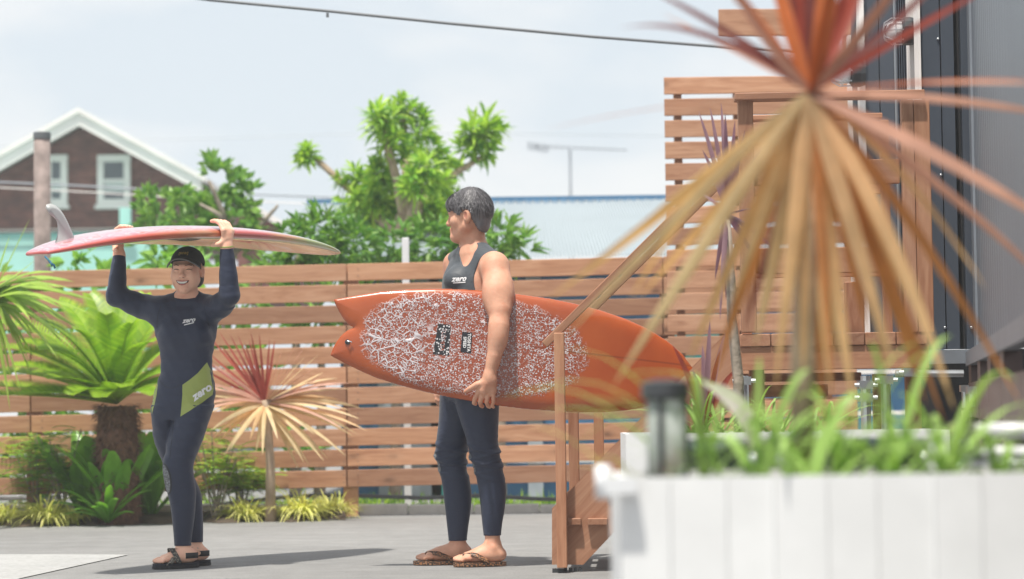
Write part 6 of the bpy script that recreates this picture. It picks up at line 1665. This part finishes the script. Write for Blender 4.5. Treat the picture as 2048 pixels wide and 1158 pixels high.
# hair behind the ears
V = Vol(np.array(HC) - .16, np.array(HC) + .16, .003); R_ = np.array([[l.x, f.x, u.x], [l.y, f.y, u.y], [l.z, f.z, u.z]])
V.ell(hw(0, -.030, .0), np.array((.079, .074, .09)) * HS, R_, 0); V.ell(hw(.045, -.045, -.045), np.array((.030, .03, .040)) * HS, R_, .02); V.ell(hw(-.047, -.045, -.045), np.array((.028, .03, .04)) * HS, R_, .02)
for s_ in (-1, 1): V.cap(hw(s_ * .07, .018, .045), hw(s_ * .073, .012, .012), .007, .004, .008)
V.plane(hw(0, .03, 0), f)
hairw = V.obj('hair', M['hair_dark'], wom)
# cap
V = Vol(np.array(HC) - .19, np.array(HC) + .19, .003)
V.ell(hw(0, -.008, .040), np.array((.088, .108, .088)) * HS, R_, 0)
V.plane(hw(0, 0, .036), -(u + f * -.12)); cap_ = None
V.ell(hw(0, -.008, .036), np.array((.080, .100, .080)) * HS, R_, .002, sub=True)
capo = V.obj('cap', M['cap_black'], wom)
mb = MB(); rows_ = []
for j in range(6):
    t = j / 5; row = []
    for i in range(17):
        a = (i / 16 - .5) * 2.35; rx_, ry_ = .088 + .006 * t, .100
        x = math.sin(a) * rx_; y = math.cos(a) * ry_ * .93 + t * .062 * max(0, math.cos(a)) ** .7; zz = .046 - .004 * t + .020 * math.cos(a * 1.15) - .030 * (abs(math.sin(a)) ** 2) * (.6 + .4 * t) - .006 * t
        row.append(hw(x, y, zz))
    rows_.append(row)
vs_ = [p for r in rows_ for p in r]; fs_ = [(j * 17 + i, j * 17 + i + 1, (j + 1) * 17 + i + 1, (j + 1) * 17 + i) for j in range(5) for i in range(16)]
o = mesh_obj('brim', [Vector(v) - wom.location for v in vs_], fs_, M['cap_black'], capo, True, base=(0, 0, 0)); sm = o.modifiers.new('thick', 'SOLIDIFY'); sm.thickness = .004
mb = MB(); mb.tube(rows_[-1], .0028, 6); mesh_obj('brim_edge', [Vector(v) - wom.location for v in mb.v], mb.f, M['cap_edge'], capo, True, base=(0, 0, 0))
CB = bvh_of(capo)
v, fc = text_mesh('[WW]', .0165, 0, .0004); o_ = decal([CB], [(p[0], p[1]) for p in v], fc, hw(.002, .09, .088), l, u, -f, .0015)
mesh_obj('emblem', [Vector(p) - wom.location for p in o_], fc, M['gold_thread'], capo, base=(0, 0, 0))
# sandals
def sandal(heel, toe, ball, ankle, label, seen):
    g = root('sandal', (heel + toe) / 2, label, 'sandal', 'strappy sandals'); z0 = .003
    ol = sole_outline(heel, toe, .094); mb = MB(); mb.prism([Vector((p.x, p.y, z0)) for p in ol], (0, 0, .010)); mb.build('outsole', M['sandal_rubber'], g)
    ol2 = sole_outline(heel + (toe - heel) * .01, toe - (toe - heel) * .01, .090); mb = MB(); mb.prism([Vector((p.x, p.y, z0 + .0105)) for p in ol2], (0, 0, .013)); mb.build('midsole', M['seam_dark'], g)
    d = (toe - heel).normalized(); n_ = Vector((-d.y, d.x, 0))
    def band(c, z, rw, rh, wd, tilt, mat):
        pts = [Vector(c) + n_ * math.cos(a) * rw + Vector((0, 0, z + math.sin(a) * rh)) + d * tilt * math.sin(a) for a in [PI * (k / 12) for k in range(13)]]
        vs2, fs2 = [], []
        for p in pts: vs2 += [p - d * wd / 2, p + d * wd / 2]
        for k in range(12): fs2.append((2 * k, 2 * k + 1, 2 * k + 3, 2 * k + 2))
        o = mesh_obj('strap', vs2, fs2, M[mat], g, True); sm = o.modifiers.new('thick', 'SOLIDIFY'); sm.thickness = .004
    band(ball - d * .002, .018, .046, .047, .026, -.045, 'woven_strap'); band(ball - d * .058, .02, .043, .072, .026, .030, 'woven_strap')
    mb = MB(); ca = Vector(ankle); vs2, fs2 = [], []
    for k in range(20):
        a = 2 * PI * k / 20; p = Vector((ca.x, ca.y, 0)) + d * math.cos(a) * .056 + n_ * math.sin(a) * .043; vs2 += [p + Vector((0, 0, .064 + .008 * math.cos(a))), p + Vector((0, 0, .086 + .008 * math.cos(a)))]
    for k in range(20): fs2.append((2 * k, 2 * ((k + 1) % 20), 2 * ((k + 1) % 20) + 1, 2 * k + 1))
    o = mesh_obj('ankle_strap', vs2, fs2, M['sandal_rubber'], g, True); sm = o.modifiers.new('thick', 'SOLIDIFY'); sm.thickness = .005
    heel = heel + d * .018
    pts = [heel + d * .06 + n_ * .034, heel + d * .03 + n_ * .034, heel - d * .006 + n_ * .016, heel - d * .006 - n_ * .016, heel + d * .03 - n_ * .034, heel + d * .06 - n_ * .034]
    vs2, fs2 = [], []
    for p in pts: vs2 += [p + Vector((0, 0, .046)), p + Vector((0, 0, .072))]
    for k in range(5): fs2.append((2 * k, 2 * k + 2, 2 * k + 3, 2 * k + 1))
    o = mesh_obj('heel_strap', vs2, fs2, M['sandal_rubber'], g, True); sm = o.modifiers.new('thick', 'SOLIDIFY'); sm.thickness = .004
    c = Vector((ca.x - .004, ca.y - .040, .078)); mb = MB(); mb.box((c.x - .021, c.y - .006, c.z - .009), (c.x + .021, c.y + .004, c.z + .009)); mb.build('buckle', M['steel_grey'], g)
sandal(gnd(399, YWm + .01), gnd(305, YWm - .09), gnd(330, YWm - .06), JW(367, 1100, .0), 'black strappy sandal on the front foot of the woman', True)
sandal(gnd(422, YWm + .16), gnd(335, YWm + .07), gnd(355, YWm + .09), JW(392, 1096, .148), 'black strappy sandal on the back foot of the woman', False)

# ================================================================== longboard on her head
LB = Vector(((TP_.x + NP_.x) / 2, (TP_.y + NP_.y) / 2, 1.455))
lb = root('surfboard', LB, 'pink and cream longboard with a grey fin on the head of the woman', 'surfboard')
vs_, fs_ = [], []; NS, NR = 56, 28
for i in range(NS + 1):
    q = i / NS; t = .5 - .5 * math.cos(PI * q); c = lb_pt(t); wv_, th = lb_w(t), lb_t(t)
    for k in range(NR):
        a = 2 * PI * k / NR; ca, sa = math.cos(a), math.sin(a)
        x = (abs(ca) ** .75) * (1 if ca > 0 else -1) * wv_; z = (abs(sa) ** .82) * (1 if sa > 0 else -1) * th * .5 + th * .12 * (1 - ca * ca)
        vs_.append(c + dn_ * x + Vector((0, 0, z)))
for i in range(NS):
    for k in range(NR): fs_.append((i * NR + k, i * NR + (k + 1) % NR, (i + 1) * NR + (k + 1) % NR, (i + 1) * NR + k))
fs_.append(tuple(range(NR - 1, -1, -1))); fs_.append(tuple(range(NS * NR, NS * NR + NR)))
# attributes: position along and height
def m_long():
    b = NB('long_resin'); c = b.n.new('ShaderNodeAttribute'); c.attribute_name = 'board_uv'
    sp = b.n.new('ShaderNodeSeparateXYZ'); b.l(c.outputs['Vector'], sp.inputs[0]); t, s, zz = sp.outputs['X'], sp.outputs['Y'], sp.outputs['Z']
    v = b.coord('Object'); st_ = b.new('ShaderNodeMapping', Scale=(1.6, 1.0, 5.0)); b.l(v, st_.inputs['Vector'])
    n = b.noise(st_.outputs[0], 3.0, 5, .55, 1.2); n2 = b.noise(st_.outputs[0], 6.0, 4, .5, 2.0)
    cream = b.ramp(n, [(.3, (.56, .50, .44)), (.6, (.60, .50, .47)), (.75, (.52, .34, .33))])
    pink = b.ramp(n2, [(.25, (.60, .46, .50)), (.42, (.58, .22, .28)), (.55, (.55, .40, .44)), (.68, (.54, .07, .05)), (.8, (.55, .30, .12))])
    bottom = b.mix(b.ramp(t, [(.35, (1,) * 3), (.75, (.55,) * 3)]), cream, pink)
    rail_ = b.ramp(b.math('ADD', t, b.math('MULTIPLY', b.math('SUBTRACT', n2, .5), .18)), [(.0, (.50, .10, .09)), (.22, (.50, .09, .06)), (.38, (.46, .20, .10)), (.50, (.46, .07, .06)), (.60, (.44, .06, .06)), (.70, (.44, .22, .06)), (.78, (.26, .32, .05)), (.9, (.30, .36, .09)), (1, (.48, .44, .26))])
    deck = b.ramp(n, [(.3, (.55, .49, .40)), (.7, (.64, .58, .50))])
    up_ = b.ramp(zz, [(.60, (0,) * 3), (.80, (1,) * 3)]); dn2 = b.ramp(zz, [(.20, (1,) * 3), (.34, (0,) * 3)])
    col = b.mix(up_, rail_, bottom); col = b.mix(dn2, col, deck)
    b.set(col, .13, 0, .5, Coat__Weight=.7, Coat__Roughness=.05); M['long_resin'] = b.mat
m_long()
lbo = mesh_obj('board', vs_, fs_, M['long_resin'], lb, True)
at_ = lbo.data.attributes.new('board_uv', 'FLOAT_VECTOR', 'POINT'); arr = np.zeros((len(vs_), 3), dtype=np.float32)
for i in range(NS + 1):
    for k in range(NR):
        sa = math.sin(2 * PI * k / NR); arr[i * NR + k] = (.5 - .5 * math.cos(PI * i / NS), math.cos(2 * PI * k / NR), .5 + .5 * sa)
at_.data.foreach_set('vector', arr.ravel())
# fin stands up near the tail
def fin_pt(px, py):
    d = rr * ((px - W2) / FPX) + uu * ((H2 - py) / FPX) + f0; nn_ = Vector((dn_.x, dn_.y, 0)); o_ = TP_
    return CAM + d * ((o_ - CAM).dot(nn_) / d.dot(nn_))
fpx = [(108, 503), (115, 482), (117, 465), (116, 450), (113, 438), (104, 429), (95, 422), (91, 415), (93, 409), (100, 407), (110, 410), (120, 418), (129, 431), (138, 449), (146, 468), (153, 485), (157, 496)]
pol = [fin_pt(x, y) for x, y in fpx]
mb = MB(); cen = sum(pol, Vector()) / len(pol); n_ = len(pol)
inner = [cen.lerp(p, .72) for p in pol]
ring = [pol, [p + dn_ * .005 for p in inner], [p - dn_ * .005 for p in inner]]
mb.add(pol + ring[1] + ring[2], [tuple(range(n_, 2 * n_)), tuple(range(3 * n_ - 1, 2 * n_ - 1, -1))] + [(i, (i + 1) % n_, n_ + (i + 1) % n_, n_ + i) for i in range(n_)] + [((i + 1) % n_, i, 2 * n_ + i, 2 * n_ + (i + 1) % n_) for i in range(n_)])
fin = mb.build('fin', M['fin_grey'], lb, True)
mb = MB(); a, b_ = fin_pt(106, 505), fin_pt(164, 490); mb.prism([a - dn_ * .008, b_ - dn_ * .008, b_ + dn_ * .008, a + dn_ * .008], (0, 0, -.006)); mb.build('fin_box', M['seam_dark'], lb)
v, fc = text_mesh('ha', .028, 0, .0008)
o_ = fin_pt(146.5, 482); mesh_obj('fin_mark', [o_ + dn_ * .0062 + Vector((0, 0, 1)) * p[0] - dl_ * p[1] for p in v], fc, M['print_white'], lb)
tl = P(97, 517, 10.5); mb = MB()
mb.tube([P(90, 513, 10.5), P(97, 520, 10.48), P(100, 525, 10.48), P(108, 530, 10.48), P(110, 537, 10.48)], .0045, 6); mb.tube([P(100, 522, 10.48), P(104, 532, 10.47)], .004, 6); mb.build('leash_cord', M['rope_blue'], lb, True)
# ================================================================== hazy summer air
hz_ = NB('air'); hz_.n.remove(hz_.bsdf)
pv_ = hz_.n.new('ShaderNodeVolumePrincipled'); pv_.inputs['Color'].default_value = (0.93, 0.96, 1.0, 1); pv_.inputs['Density'].default_value = 0.0022; pv_.inputs['Anisotropy'].default_value = 0.25
hz_.l(pv_.outputs[0], hz_.out.inputs['Volume'])
mb = MB(); mb.box((-80, -30, -1.2), (80, 130, 9.5))
tag(mb.build('haze', hz_.mat, base=(0, 0, 0)), kind='stuff')
SC.cycles.volume_bounces = 1
